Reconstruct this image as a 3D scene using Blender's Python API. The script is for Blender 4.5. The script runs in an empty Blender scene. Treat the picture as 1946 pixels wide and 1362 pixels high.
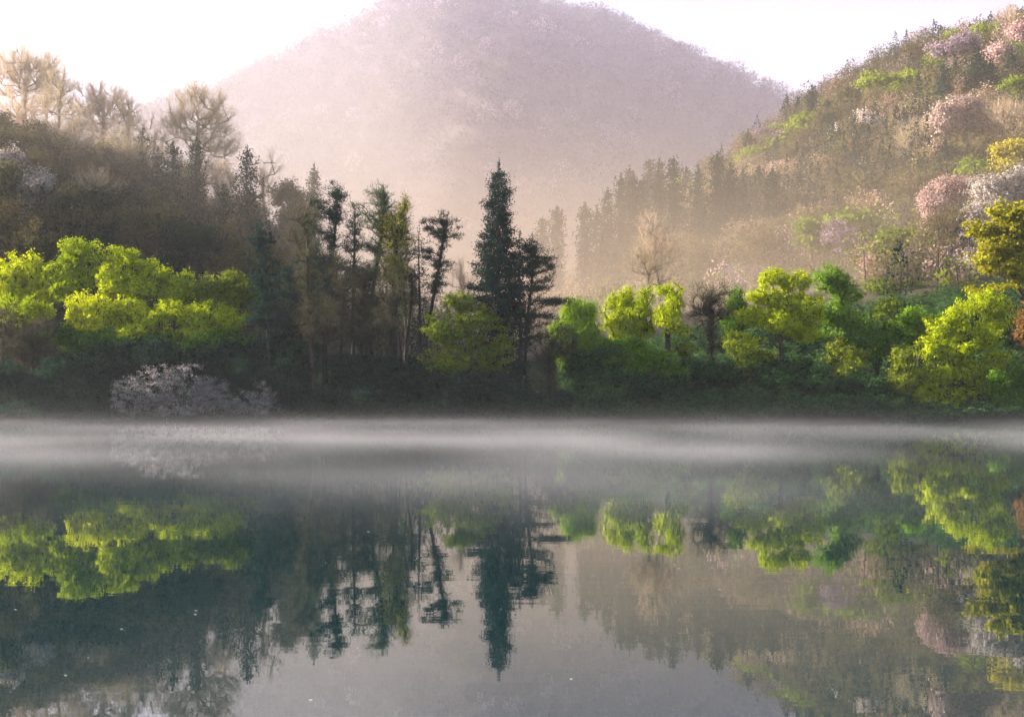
import bpy, math
import numpy as np

# ------------------------------------------------------------------ camera, sky, sun, exposure
scene = bpy.context.scene
COL = scene.collection
F, CX, HY, CAMZ = 2703.0, 973.0, 763.0, 2.04      # focal length, centre column and horizon row in photo pixels, eye height

cam_d = bpy.data.cameras.new("camera")
cam = bpy.data.objects.new("camera", cam_d)
COL.objects.link(cam)
cam.location = (0, 0, CAMZ)
cam.rotation_euler = (math.radians(90), 0, 0)
cam_d.sensor_width = 36
cam_d.lens = 50
cam_d.shift_y = (HY - 681) / 1946.0
cam_d.clip_start = 0.1
cam_d.clip_end = 20000
scene.camera = cam

HAZE_D = 0.00010
SUN_EL, SUN_AZ = math.radians(20), math.radians(-76)   # azimuth from +Y (view direction), negative = left

world = bpy.data.worlds.new("World")
scene.world = world
world.use_nodes = True
nt = world.node_tree
nt.nodes.clear()
def N(t, typ, **kw):
    n = t.nodes.new(typ)
    for k, v in kw.items():
        setattr(n, k, v)
    return n
out = N(nt, "ShaderNodeOutputWorld")
bg = N(nt, "ShaderNodeBackground")
bg.inputs["Strength"].default_value = 0.06
sky = N(nt, "ShaderNodeTexSky", sky_type="NISHITA")
sky.sun_disc = False
sky.sun_elevation = SUN_EL
sky.sun_rotation = SUN_AZ
sky.air_density = 1.0
sky.dust_density = 1.0
# thin bright morning cloud over the blue
tc = N(nt, "ShaderNodeTexCoord")
mp = N(nt, "ShaderNodeMapping")
mp.inputs["Scale"].default_value = (1.0, 1.0, 3.0)
nz = N(nt, "ShaderNodeTexNoise")
nz.inputs["Scale"].default_value = 3.2
nz.inputs["Detail"].default_value = 5
nz.inputs["Roughness"].default_value = 0.55
cr = N(nt, "ShaderNodeValToRGB")
cr.color_ramp.elements[0].position = 0.40
cr.color_ramp.elements[0].color = (0.45, 0.45, 0.45, 1)
cr.color_ramp.elements[1].position = 0.62
cr.color_ramp.elements[1].color = (1, 1, 1, 1)
mixc = N(nt, "ShaderNodeMixRGB")
nz2 = N(nt, "ShaderNodeTexNoise"); nz2.inputs["Scale"].default_value = 4.5; nz2.inputs["Detail"].default_value = 4
cc2 = N(nt, "ShaderNodeValToRGB")
cc2.color_ramp.elements[0].position = 0.36; cc2.color_ramp.elements[0].color = (2.9, 2.65, 3.0, 1)
cc2.color_ramp.elements[1].position = 0.60; cc2.color_ramp.elements[1].color = (3.95, 3.8, 3.8, 1)
L = nt.links.new
L(tc.outputs["Generated"], mp.inputs["Vector"])
L(mp.outputs[0], nz.inputs["Vector"]); L(mp.outputs[0], nz2.inputs["Vector"]); L(nz2.outputs["Fac"], cc2.inputs[0]); L(cc2.outputs[0], mixc.inputs[2])
L(nz.outputs["Fac"], cr.inputs[0])
sz = N(nt, "ShaderNodeSeparateXYZ"); el = N(nt, "ShaderNodeMapRange", interpolation_type="SMOOTHSTEP")
el.inputs[1].default_value = 0.16; el.inputs[2].default_value = 0.5; el.inputs[3].default_value = 1.0; el.inputs[4].default_value = 0.12
cm = N(nt, "ShaderNodeMath", operation="MULTIPLY")
L(tc.outputs["Generated"], sz.inputs[0]); L(sz.outputs[2], el.inputs[0])
L(cr.outputs[0], cm.inputs[0]); L(el.outputs[0], cm.inputs[1]); L(cm.outputs[0], mixc.inputs[0])
L(sky.outputs[0], mixc.inputs[1])
L(mixc.outputs[0], bg.inputs["Color"])
L(bg.outputs[0], out.inputs[0])

sun_d = bpy.data.lights.new("sun", "SUN")
sun_d.energy = 5.0
sun_d.angle = math.radians(0.5)
sun_d.color = (1.0, 0.91, 0.80)
sun = bpy.data.objects.new("sun", sun_d)
COL.objects.link(sun)
# lamp shines along its -Z
from mathutils import Vector
sdir = Vector((math.sin(SUN_AZ) * math.cos(SUN_EL), math.cos(SUN_AZ) * math.cos(SUN_EL), math.sin(SUN_EL)))
sun.rotation_euler = (-sdir).to_track_quat("-Z", "Y").to_euler()
sun.location = sdir * 600

scene.view_settings.view_transform = "Standard"
scene.view_settings.look = "None"
scene.view_settings.exposure = 1.95
scene.view_settings.gamma = 1
scene.render.engine = "CYCLES"
cy = scene.cycles
cy.use_denoising = True
cy.max_bounces = 6
cy.diffuse_bounces = 2
cy.glossy_bounces = 2
cy.transmission_bounces = 3
cy.volume_bounces = 2
cy.transparent_max_bounces = 12
cy.volume_step_rate = 1.0
cy.volume_max_steps = 96
cy.use_adaptive_sampling = True
cy.adaptive_threshold = 0.03
cy.sample_clamp_indirect = 6

# ------------------------------------------------------------------ small helpers
def W(px, py, D):
    return np.array([(px - CX) / F * D, D, CAMZ + (HY - py) / F * D])

def tag(o, label=None, cat=None, group=None, kind=None):
    if label: o["label"] = label
    if cat: o["category"] = cat
    if group: o["group"] = group
    if kind: o["kind"] = kind
    return o

def make_mesh(name, chunks, mat):
    """chunks: list of (verts Nx3, faces Mxk, colour Mx3 or None)"""
    vs, loops, tot, cols, off = [], [], [], [], 0
    for v, f, c in chunks:
        if len(f) == 0: continue
        vs.append(v); loops.append((f + off).ravel()); tot.append(np.full(len(f), f.shape[1]))
        cols.append(np.zeros((len(f), 3)) if c is None else np.broadcast_to(c, (len(f), 3)))
        off += len(v)
    v = np.concatenate(vs).astype(np.float32); lp = np.concatenate(loops).astype(np.int32)
    tt = np.concatenate(tot).astype(np.int32); cc = np.concatenate(cols).astype(np.float32)
    me = bpy.data.meshes.new(name)
    me.vertices.add(len(v)); me.vertices.foreach_set("co", v.ravel())
    me.loops.add(len(lp)); me.loops.foreach_set("vertex_index", lp)
    me.polygons.add(len(tt))
    st = np.concatenate([[0], np.cumsum(tt)[:-1]]).astype(np.int32)
    me.polygons.foreach_set("loop_start", st)
    if chunks[0][2] is not None:
        a = me.attributes.new("hue", "FLOAT_COLOR", "FACE")
        a.data.foreach_set("color", np.concatenate([cc, np.ones((len(cc), 1), np.float32)], 1).ravel())
    me.update(calc_edges=True)
    me.materials.append(mat)
    return me

def link(name, me, parent=None):
    o = bpy.data.objects.new(name, me)
    COL.objects.link(o)
    if parent is not None: o.parent = parent
    return o

def unit(v):
    return v / np.maximum(np.linalg.norm(v, axis=-1, keepdims=True), 1e-9)

# ------------------------------------------------------------------ materials
def new_mat(name):
    m = bpy.data.materials.new(name)
    m.use_nodes = True
    m.node_tree.nodes.clear()
    return m, m.node_tree

def foliage_mat(name, transl=0.45):
    m, t = new_mat(name)
    l = t.links.new
    at = N(t, "ShaderNodeAttribute", attribute_name="hue")
    oi = N(t, "ShaderNodeObjectInfo")
    mr = N(t, "ShaderNodeMapRange")
    mr.inputs[3].default_value = 0.78; mr.inputs[4].default_value = 1.15
    mh = N(t, "ShaderNodeMapRange"); mh.inputs[3].default_value = 0.512; mh.inputs[4].default_value = 0.488
    hs = N(t, "ShaderNodeHueSaturation")
    l(oi.outputs["Random"], mr.inputs[0]); l(mr.outputs[0], hs.inputs["Value"])
    l(oi.outputs["Random"], mh.inputs[0]); l(mh.outputs[0], hs.inputs["Hue"])
    l(at.outputs["Color"], hs.inputs["Color"])
    d = N(t, "ShaderNodeBsdfDiffuse"); tr = N(t, "ShaderNodeBsdfTranslucent")
    mx = N(t, "ShaderNodeMixShader"); mx.inputs[0].default_value = transl
    l(hs.outputs[0], d.inputs["Color"]); l(hs.outputs[0], tr.inputs["Color"])
    l(d.outputs[0], mx.inputs[1]); l(tr.outputs[0], mx.inputs[2])
    o = N(t, "ShaderNodeOutputMaterial")
    l(mx.outputs[0], o.inputs[0])
    return m

def rough_mat(name, c1, c2, scale, detail=6, bump=0.0, rough=0.95, xyz=(1, 1, 1)):
    m, t = new_mat(name)
    l = t.links.new
    tcn = N(t, "ShaderNodeTexCoord"); mpn = N(t, "ShaderNodeMapping"); mpn.inputs["Scale"].default_value = xyz
    n = N(t, "ShaderNodeTexNoise"); n.inputs["Scale"].default_value = scale; n.inputs["Detail"].default_value = detail
    r = N(t, "ShaderNodeValToRGB")
    r.color_ramp.elements[0].position = 0.35; r.color_ramp.elements[0].color = (*c1, 1)
    r.color_ramp.elements[1].position = 0.65; r.color_ramp.elements[1].color = (*c2, 1)
    b = N(t, "ShaderNodeBsdfPrincipled"); b.inputs["Roughness"].default_value = rough
    b.inputs["Specular IOR Level"].default_value = 0.2
    l(tcn.outputs["Object"], mpn.inputs[0]); l(mpn.outputs[0], n.inputs["Vector"])
    l(n.outputs["Fac"], r.inputs[0]); l(r.outputs[0], b.inputs["Base Color"])
    if bump:
        bp = N(t, "ShaderNodeBump"); bp.inputs["Strength"].default_value = bump
        l(n.outputs["Fac"], bp.inputs["Height"]); l(bp.outputs[0], b.inputs["Normal"])
    o = N(t, "ShaderNodeOutputMaterial"); l(b.outputs[0], o.inputs[0])
    return m

LEAF = foliage_mat("leaf", 0.33)
NEEDLE = foliage_mat("needle", 0.2)
BARK = rough_mat("bark", (0.035, 0.027, 0.022), (0.085, 0.068, 0.055), 3.0, bump=0.4, xyz=(1, 1, 0.3))
PALEBARK = rough_mat("pale_bark", (0.13, 0.105, 0.085), (0.26, 0.21, 0.17), 3.0, bump=0.4, xyz=(1, 1, 0.3))
GROUND = rough_mat("leaf_litter", (0.035, 0.035, 0.018), (0.085, 0.07, 0.04), 0.35, bump=0.5)
MTN = rough_mat("mountain_floor", (0.07, 0.06, 0.055), (0.13, 0.10, 0.09), 0.03, bump=0.3)

# ------------------------------------------------------------------ terrain
def tps_fit(P, Z, lam=0.0):
    n = len(P)
    d = np.linalg.norm(P[:, None] - P[None], axis=2)
    K = d ** 2 * np.log(np.maximum(d, 1e-9)) + lam * np.eye(n)
    A = np.zeros((n + 3, n + 3)); A[:n, :n] = K
    A[:n, n] = 1; A[:n, n + 1:] = P; A[n, :n] = 1; A[n + 1:, :n] = P.T
    b = np.zeros(n + 3); b[:n] = Z
    return np.linalg.solve(A, b)
def tps_eval(P, w, Q):
    d = np.linalg.norm(Q[:, None] - P[None], axis=2)
    K = d ** 2 * np.log(np.maximum(d, 1e-9))
    n = len(P)
    return K @ w[:n] + w[n] + Q @ w[n + 1:]

ctl = []
def cpx(*rows):
    for px, py, D in rows: ctl.append(W(px, py, D))
def cz(*rows):
    for x, y, z in rows: ctl.append(np.array([x, y, z], float))
# waterline and the bank
cz(*[(x, 150, -0.25) for x in (-75, -55, -35, -15, 0, 15, 35, 55, 75)])
cz((-55, 158, 2.2), (-30, 158, 2.0), (-5, 158, 1.8), (20, 158, 1.6), (45, 158, 2.2), (70, 158, 3.0))
cz((-60, 172, 7), (-35, 172, 6), (-8, 172, 5), (10, 172, 5.5), (30, 172, 8.5), (50, 172, 9.5), (72, 172, 12))
cz((-110, 152, 3), (-150, 160, 9), (-120, 175, 17), (-220, 165, 20), (-300, 200, 40), (110, 152, 3), (160, 165, 18), (250, 180, 40))  # outer left points carry the hill on out of view, to shade the shore
# hill on the left
cpx((0, 375, 205), (150, 425, 205), (300, 485, 205), (450, 560, 205), (600, 620, 205), (750, 655, 205), (900, 670, 205), (1050, 660, 205))
cpx((0, 310, 245), (200, 365, 245), (400, 440, 250), (550, 530, 250), (700, 600, 250), (900, 660, 250))
cz((-180, 250, 62), (-260, 300, 80), (-110, 320, 40), (-60, 340, 22), (-120, 420, 40), (-200, 450, 60), (-150, 560, 30), (-60, 560, 20))
# hill on the right
cpx((1150, 640, 205), (1300, 610, 205), (1450, 590, 205), (1600, 560, 205), (1750, 530, 205), (1946, 480, 205))
cpx((1050, 630, 260), (1200, 590, 260), (1350, 540, 260), (1500, 500, 260), (1700, 430, 260), (1946, 350, 260))
cpx((1000, 650, 320), (1100, 560, 320), (1200, 500, 320), (1350, 430, 320), (1500, 380, 320), (1700, 300, 320), (1946, 210, 320))
cpx((1000, 660, 400), (1150, 540, 400), (1250, 440, 400), (1370, 350, 400), (1500, 285, 400), (1700, 190, 400), (1946, 120, 400))
cpx((1350, 420, 470), (1450, 265, 470), (1500, 225, 470), (1600, 175, 470), (1740, 100, 470), (1850, 82, 470), (1946, 50, 470), (2100, 10, 470))
cpx((1300, 560, 560), (1500, 400, 560), (1700, 300, 560), (1946, 250, 560), (1000, 690, 560))
cz((200, 260, 50), (260, 320, 75), (320, 420, 120), (330, 560, 90), (0, 420, 14), (0, 320, 11))
ctl = np.array(ctl)
CP, CW = ctl[:, :2].copy(), None
CW = tps_fit(CP, ctl[:, 2], 0.0)

rg = np.random.default_rng(5)
_wv = [(rg.normal(size=2) / s, rg.uniform(0, 6.28), a) for s, a in
       [(28, .5), (22, .5), (15, .35), (11, .3), (7, .2), (5, .14), (4, .12), (3, .1)]]
def lumps(x, y):
    z = 0
    for k, p, a in _wv: z = z + a * np.sin((x * k[0] + y * k[1]) * 2 + p)
    return z
def ground_z(x, y):
    x = np.atleast_1d(np.asarray(x, float)); y = np.atleast_1d(np.asarray(y, float))
    z = tps_eval(CP, CW, np.stack([x, y], 1))
    far = np.clip((y - 158) / 60, 0, 1)
    z = z + lumps(x, y) * (0.12 + 0.9 * far)
    return np.maximum(z, -1.2)

def grid_mesh(name, xs, ys, zf, mat):
    X, Y = np.meshgrid(xs, ys)
    Z = zf(X.ravel(), Y.ravel())
    v = np.stack([X.ravel(), Y.ravel(), Z], 1)
    nx, ny = len(xs), len(ys)
    i = np.arange(nx - 1)[None] + nx * np.arange(ny - 1)[:, None]
    f = np.stack([i, i + 1, i + 1 + nx, i + nx], -1).reshape(-1, 4)
    me = make_mesh(name, [(v, f, None)], mat)
    me.polygons.foreach_set("use_smooth", np.ones(len(f), bool))
    return me

tag(link("hillside", grid_mesh("hillside", np.arange(-330, 431, 4.0), np.concatenate([np.arange(146, 180, 1.5), np.arange(180, 641, 4.0)]), ground_z, GROUND)), kind="structure")

g = 690.0
gm = make_mesh("ground", [(np.array([[-g, -90, -1.6], [g, -90, -1.6], [g, 1390, -1.6], [-g, 1390, -1.6]]), np.array([[0, 1, 2, 3]]), None)], GROUND)
tag(link("ground", gm), kind="structure")

# the mountain behind the valley
RX = np.array([-900, -300, 0, 150, 300, 430, 520, 600, 700, 745, 830, 1000, 1040, 1150, 1270, 1400, 1510, 1650, 1900, 2400, 3200.])
RY = np.array([420, 330, 290, 262, 225, 185, 120, 78, 34, 6, -22, -10, 14, 52, 100, 146, 196, 240, 300, 360, 480.])
def mtn_z(x, y):
    px = CX + x / 900 * F
    top = CAMZ + (HY - np.interp(px, RX, RY)) / F * 900
    t = np.clip((y - 560) / 340, 0, 1)
    fr = t * t * (3 - 2 * t) * 0.35 + t * 0.65
    back = 1 - np.clip((y - 900) / 480, 0, 1) * 0.75
    gul = np.sin(x / 46 + 1.3 * np.sin(y / 90) + .7) * 9 + np.sin(x / 21 + y / 60 + 2) * 4.5 + np.sin(x / 11 - y / 25) * 2
    return (8 + (top - 8) * fr) * back + gul * (4 * t * (1 - t)) * 2.2 + np.sin(x / 7.1) * 1.0 * t
tag(link("mountain", grid_mesh("mountain", np.arange(-660, 661, 8.0), np.arange(556, 1381, 8.0), mtn_z, MTN)), kind="structure")

# ------------------------------------------------------------------ water
m, t = new_mat("lake_water")
l = t.links.new
tcn = N(t, "ShaderNodeTexCoord"); mpn = N(t, "ShaderNodeMapping"); mpn.inputs["Scale"].default_value = (0.35, 1.2, 1)
n1 = N(t, "ShaderNodeTexNoise"); n1.inputs["Scale"].default_value = 1.2; n1.inputs["Detail"].default_value = 3
n2 = N(t, "ShaderNodeTexNoise"); n2.inputs["Scale"].default_value = 0.09; n2.inputs["Detail"].default_value = 3
rmp = N(t, "ShaderNodeMapRange"); rmp.inputs[1].default_value = 0.35; rmp.inputs[2].default_value = 0.7
rmp.inputs[3].default_value = 0.25; rmp.inputs[4].default_value = 1.0
mul = N(t, "ShaderNodeMath", operation="MULTIPLY")
bp = N(t, "ShaderNodeBump"); bp.inputs["Strength"].default_value = 0.035; bp.inputs["Distance"].default_value = 0.05
b = N(t, "ShaderNodeBsdfPrincipled")
b.inputs["Base Color"].default_value = (0.007, 0.024, 0.028, 1)
b.inputs["Roughness"].default_value = 0.008
b.inputs["IOR"].default_value = 2.4
b.inputs["Specular IOR Level"].default_value = 0.5; b.inputs["Specular Tint"].default_value = (0.70, 0.91, 1.0, 1)
l(tcn.outputs["Object"], mpn.inputs[0]); l(mpn.outputs[0], n1.inputs["Vector"])
l(tcn.outputs["Object"], n2.inputs["Vector"])
l(n2.outputs["Fac"], rmp.inputs[0]); l(rmp.outputs[0], mul.inputs[0]); l(n1.outputs["Fac"], mul.inputs[1])
l(mul.outputs[0], bp.inputs["Height"]); l(bp.outputs[0], b.inputs["Normal"])
o = N(t, "ShaderNodeOutputMaterial"); l(b.outputs[0], o.inputs[0])
WATER = m
wm = make_mesh("lake_water", [(np.array([[-320., -80, 0], [320, -80, 0], [320, 170, 0], [-320, 170, 0]]), np.array([[0, 1, 2, 3]]), None)], WATER)
tag(link("lake_water", wm), kind="structure")

# ------------------------------------------------------------------ plant geometry
def rhombs(P, size, rng, aspect=0.55, up=0.3, axis=None, out=None):
    n = len(P)
    u = unit(rng.normal(size=(n, 3)) if axis is None else axis + rng.normal(size=(n, 3)) * 0.35)
    nrm = rng.normal(size=(n, 3)) * (1 if out is None else .55); nrm[:, 2] += up * (3 if out is None else .6)
    if out is not None: nrm = nrm + out; u = unit(u - nrm * (u * nrm).sum(1, keepdims=True) / (nrm ** 2).sum(1, keepdims=True) * .8)
    v = unit(np.cross(nrm, u))
    s = (size * rng.uniform(0.6, 1.3, n))[:, None] * 0.5
    V = np.stack([P - u * s, P + v * s * aspect, P + u * s, P - v * s * aspect], 1).reshape(-1, 3)
    return V, np.arange(4 * n).reshape(n, 4)

def blades(P, D, length, width, rng):
    """thin tapering blades from P along D"""
    n = len(P)
    s = unit(np.cross(D, rng.normal(size=(n, 3)))) * (width * 0.5)
    ln = (length * rng.uniform(0.6, 1.2, n))[:, None]
    V = np.stack([P - s, P + s, P + D * ln], 1).reshape(-1, 3)
    return V, np.arange(3 * n).reshape(n, 3)

def mixcol(c1, c2, t):
    t = np.clip(t, 0, 1)[:, None]
    return np.asarray(c1) * (1 - t) + np.asarray(c2) * t

def tubes(A, B, ra, rb, k=5):
    d = unit(B - A)
    ref = np.where(np.abs(d[:, 2:3]) > 0.9, np.array([[1., 0, 0]]), np.array([[0, 0, 1.]]))
    u = unit(np.cross(d, ref)); v = np.cross(d, u)
    an = np.arange(k) / k * 2 * np.pi
    ring = u[:, None] * np.cos(an)[None, :, None] + v[:, None] * np.sin(an)[None, :, None]
    V = np.concatenate([A[:, None] + ring * ra[:, None, None], B[:, None] + ring * rb[:, None, None]], 1)
    n = len(A)
    base = (np.arange(n) * 2 * k)[:, None, None]
    j = np.arange(k); q = np.stack([j, (j + 1) % k, (j + 1) % k + k, j + k], 1)[None]
    return V.reshape(-1, 3), (base + q).reshape(-1, 4)

def grow(base, trunk, pts, rng, step=0.9, pathw=0.35, wob=0.12, sag=0.0):
    """trunk: list of points from base upward; every attraction point joins the nearest grown branch."""
    pos = [np.array(p, float) for p in trunk]; par = [-1] + list(range(len(trunk) - 1))
    pos = list(pos)
    Pn = np.zeros((len(trunk) + len(pts) * 14, 3)); pl = np.zeros(len(Pn)); pr = np.full(len(Pn), -1)
    n = len(trunk)
    Pn[:n] = pos
    for i in range(1, n): pr[i] = i - 1; pl[i] = pl[i - 1] + np.linalg.norm(Pn[i] - Pn[i - 1])
    tips = []
    order = np.argsort(np.linalg.norm(pts - Pn[n - 1] * [1, 1, .8] - np.array([0, 0, Pn[n - 1][2] * .2]), axis=1) + rng.uniform(0, 1.5, len(pts)))
    lo = max(1, n // 3)
    for k in order:
        p = pts[k]
        dv = p - Pn[lo:n]
        d = np.linalg.norm(dv, axis=1)
        below = np.clip(-dv[:, 2], 0, None)
        c = d + pathw * pl[lo:n] * 0.6 + below * 0.8
        i = int(np.argmin(c)) + lo
        a = Pn[i].copy(); dist = np.linalg.norm(p - a)
        m_ = int(min(12, max(1, round(dist / step))))
        pd = unit(Pn[i] - Pn[pr[i]]) if pr[i] >= 0 else np.array([0, 0, 1.])
        last = i
        c1 = a + pd * dist * 0.35
        for s in range(1, m_ + 1):
            u = s / m_
            q = (1 - u) ** 2 * a + 2 * u * (1 - u) * c1 + u * u * p
            if s < m_: q = q + rng.normal(size=3) * wob * step
            q[2] -= sag * dist * math.sin(u * 3.14) * .3
            if n >= len(Pn): break
            Pn[n] = q; pr[n] = last; pl[n] = pl[last] + np.linalg.norm(q - Pn[last]); last = n; n += 1
        tips.append(last)
    return Pn[:n], pr[:n], np.array(tips), pl[:n]

def branch_chunk(Pn, pr, tips, R, rmin=0.02, k=5, e=2.3):
    n = len(Pn)
    acc = np.zeros(n); has = np.zeros(n, bool)
    for i in range(n - 1, 0, -1):
        if not has[i]: acc[i] += 1
        acc[pr[i]] += acc[i]; has[pr[i]] = True
    r = (acc / acc[0]) ** (1 / e) * R
    r = np.maximum(r, rmin)
    i = np.arange(1, n)
    thick = r[i] > rmin * 1.01
    ra = np.minimum(r[pr[i]], r[i] * 1.5)
    V, Fq = tubes(Pn[pr[i]], Pn[i], ra, np.where(has[i], r[i], r[i] * .4), k)
    return V, Fq, r

# colour pairs (dark, light) of foliage
C = dict(
    lime=((0.26, 0.36, 0.006), (0.78, 0.80, 0.015)),
    limedull=((0.12, 0.17, 0.012), (0.36, 0.42, 0.025)),
    green=((0.055, 0.14, 0.010), (0.22, 0.38, 0.02)),
    willow=((0.13, 0.26, 0.015), (0.34, 0.50, 0.03)),
    gold=((0.26, 0.24, 0.02), (0.62, 0.52, 0.03)),
    midshrub=((0.022, 0.055, 0.018), (0.09, 0.18, 0.05)),
    deep=((0.012, 0.035, 0.015), (0.035, 0.075, 0.03)),
    darkshrub=((0.012, 0.030, 0.018), (0.05, 0.10, 0.055)),
    brush=((0.05, 0.045, 0.03), (0.14, 0.12, 0.07)),
    pine=((0.012, 0.032, 0.020), (0.045, 0.085, 0.05)),
    cedar=((0.008, 0.024, 0.020), (0.03, 0.06, 0.045)),
    pinelight=((0.05, 0.085, 0.05), (0.14, 0.18, 0.08)),
    tan=((0.30, 0.22, 0.15), (0.62, 0.47, 0.32)),
    bronze=((0.12, 0.08, 0.045), (0.32, 0.22, 0.11)),
    olive=((0.07, 0.075, 0.028), (0.18, 0.17, 0.065)),
    white=((0.56, 0.46, 0.42), (0.90, 0.80, 0.74)),
    pink=((0.44, 0.28, 0.26), (0.82, 0.60, 0.55)),
    mauve=((0.26, 0.18, 0.22), (0.52, 0.40, 0.46)),
    rust=((0.13, 0.065, 0.025), (0.36, 0.18, 0.05)),
    palegold=((0.42, 0.32, 0.21), (0.80, 0.63, 0.44)),
    ashblossom=((0.26, 0.23, 0.22), (0.66, 0.59, 0.56)),
    grey=((0.10, 0.08, 0.085), (0.24, 0.20, 0.20)),
    mtnbrown=((0.07, 0.05, 0.05), (0.24, 0.17, 0.16)),
    mtndark=((0.025, 0.03, 0.03), (0.08, 0.08, 0.07)),
)

def lobe_points(lobes, n, rng, shell=0.55):
    """lobes: array rows (cx, cy, cz, rx, ry, rz)"""
    A = np.array(lobes, float)
    w = A[:, 3] * A[:, 5]; w = w / w.sum()
    idx = rng.choice(len(A), n, p=w)
    d = unit(rng.normal(size=(n, 3)))
    d[:, 2] = np.where(d[:, 2] < -0.5, d[:, 2] * 0.75, d[:, 2])
    r = rng.uniform(shell ** 3, 1, n) ** (1 / 3)
    return A[idx, :3] + d * r[:, None] * A[idx, 3:]

def leafy(Pn, pr, tips, rng, col, size, per, sig, flat=0.7, up=0.4, aspect=.6, back=2, tuft=False, droop=0.0):
    """clusters of leaves at tips and on the last nodes before them"""
    cen = [Pn[tips]]; cur = tips.copy()
    for b in range(back):
        cur = np.where(pr[cur] >= 0, pr[cur], cur)
        cen.append(Pn[cur] if b == 0 else Pn[cur][::2])
    cen = np.concatenate(cen)
    cl = np.repeat(np.arange(len(cen)), per)
    ctone = rng.uniform(0, 1, len(cen))
    off = rng.normal(size=(len(cl), 3)) * sig * np.array([1, 1, flat])
    P = cen[cl] + off
    if droop:
        P[:, 2] -= np.abs(rng.normal(size=len(P))) * droop
    tone = 0.5 * ctone[cl] + 0.5 * rng.uniform(0, 1, len(cl))
    ax = None
    if droop: ax = np.tile([[0, 0, -1.]], (len(P), 1))
    mid = Pn[tips].mean(0) - [0, 0, .8]
    o1 = unit(cen - mid)[cl]; o2 = unit(off + 1e-6)
    V, Fq = rhombs(P, size, rng, aspect, up, ax, unit(o1 * .7 + o2 * .8))
    return V, Fq, mixcol(C[col][0], C[col][1], tone)

def tufts(Pn, pr, tips, rng, col, length, width, per, back=2, sig=.22):
    cen, dr = [Pn[tips]], [unit(Pn[tips] - Pn[np.maximum(pr[tips], 0)])]
    cur = tips.copy()
    for b in range(back):
        cur = np.where(pr[cur] >= 0, pr[cur], cur)
        cen.append(Pn[cur]); dr.append(unit(Pn[cur] - Pn[np.maximum(pr[cur], 0)]))
    cen = np.concatenate(cen); dr = np.concatenate(dr)
    cl = np.repeat(np.arange(len(cen)), per)
    P = cen[cl] + rng.normal(size=(len(cl), 3)) * sig * np.array([1, 1, .5])
    D = unit(dr[cl] * 0.7 + rng.normal(size=(len(cl), 3)) * 0.75 + np.array([0, 0, .45]))
    V, Fq = blades(P, D, length, width, rng)
    tone = 0.5 * rng.uniform(0, 1, len(cen))[cl] + .5 * rng.uniform(0, 1, len(cl))
    return V, Fq, mixcol(C[col][0], C[col][1], tone)

def twigs(Pn, pr, tips, rng, col, length, width, per, back=3, spread=.8, upw=.35):
    cen, dr = [Pn[tips]], [unit(Pn[tips] - Pn[np.maximum(pr[tips], 0)])]
    cur = tips.copy()
    for b in range(back):
        cur = np.where(pr[cur] >= 0, pr[cur], cur)
        cen.append(Pn[cur]); dr.append(unit(Pn[cur] - Pn[np.maximum(pr[cur], 0)]))
    cen = np.concatenate(cen); dr = np.concatenate(dr)
    cl = np.repeat(np.arange(len(cen)), per)
    D = unit(dr[cl] + rng.normal(size=(len(cl), 3)) * spread * .6 + np.array([0, 0, upw]))
    P0 = cen[cl]
    V, Fq = blades(P0, D, length, width, rng)
    # side twigs
    u = rng.uniform(.3, .9, len(cl))[:, None]
    D2 = unit(D + rng.normal(size=D.shape) * .6)
    V2, F2 = blades(P0 + D * length * u * .8, D2, length * .5, width * .7, rng)
    tone = rng.uniform(0, 1, len(cl))
    c = mixcol(C[col][0], C[col][1], tone)
    return np.concatenate([V, V2]), np.concatenate([Fq, F2 + len(V)]), np.concatenate([c, c]), P0 + D * length * .6

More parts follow.
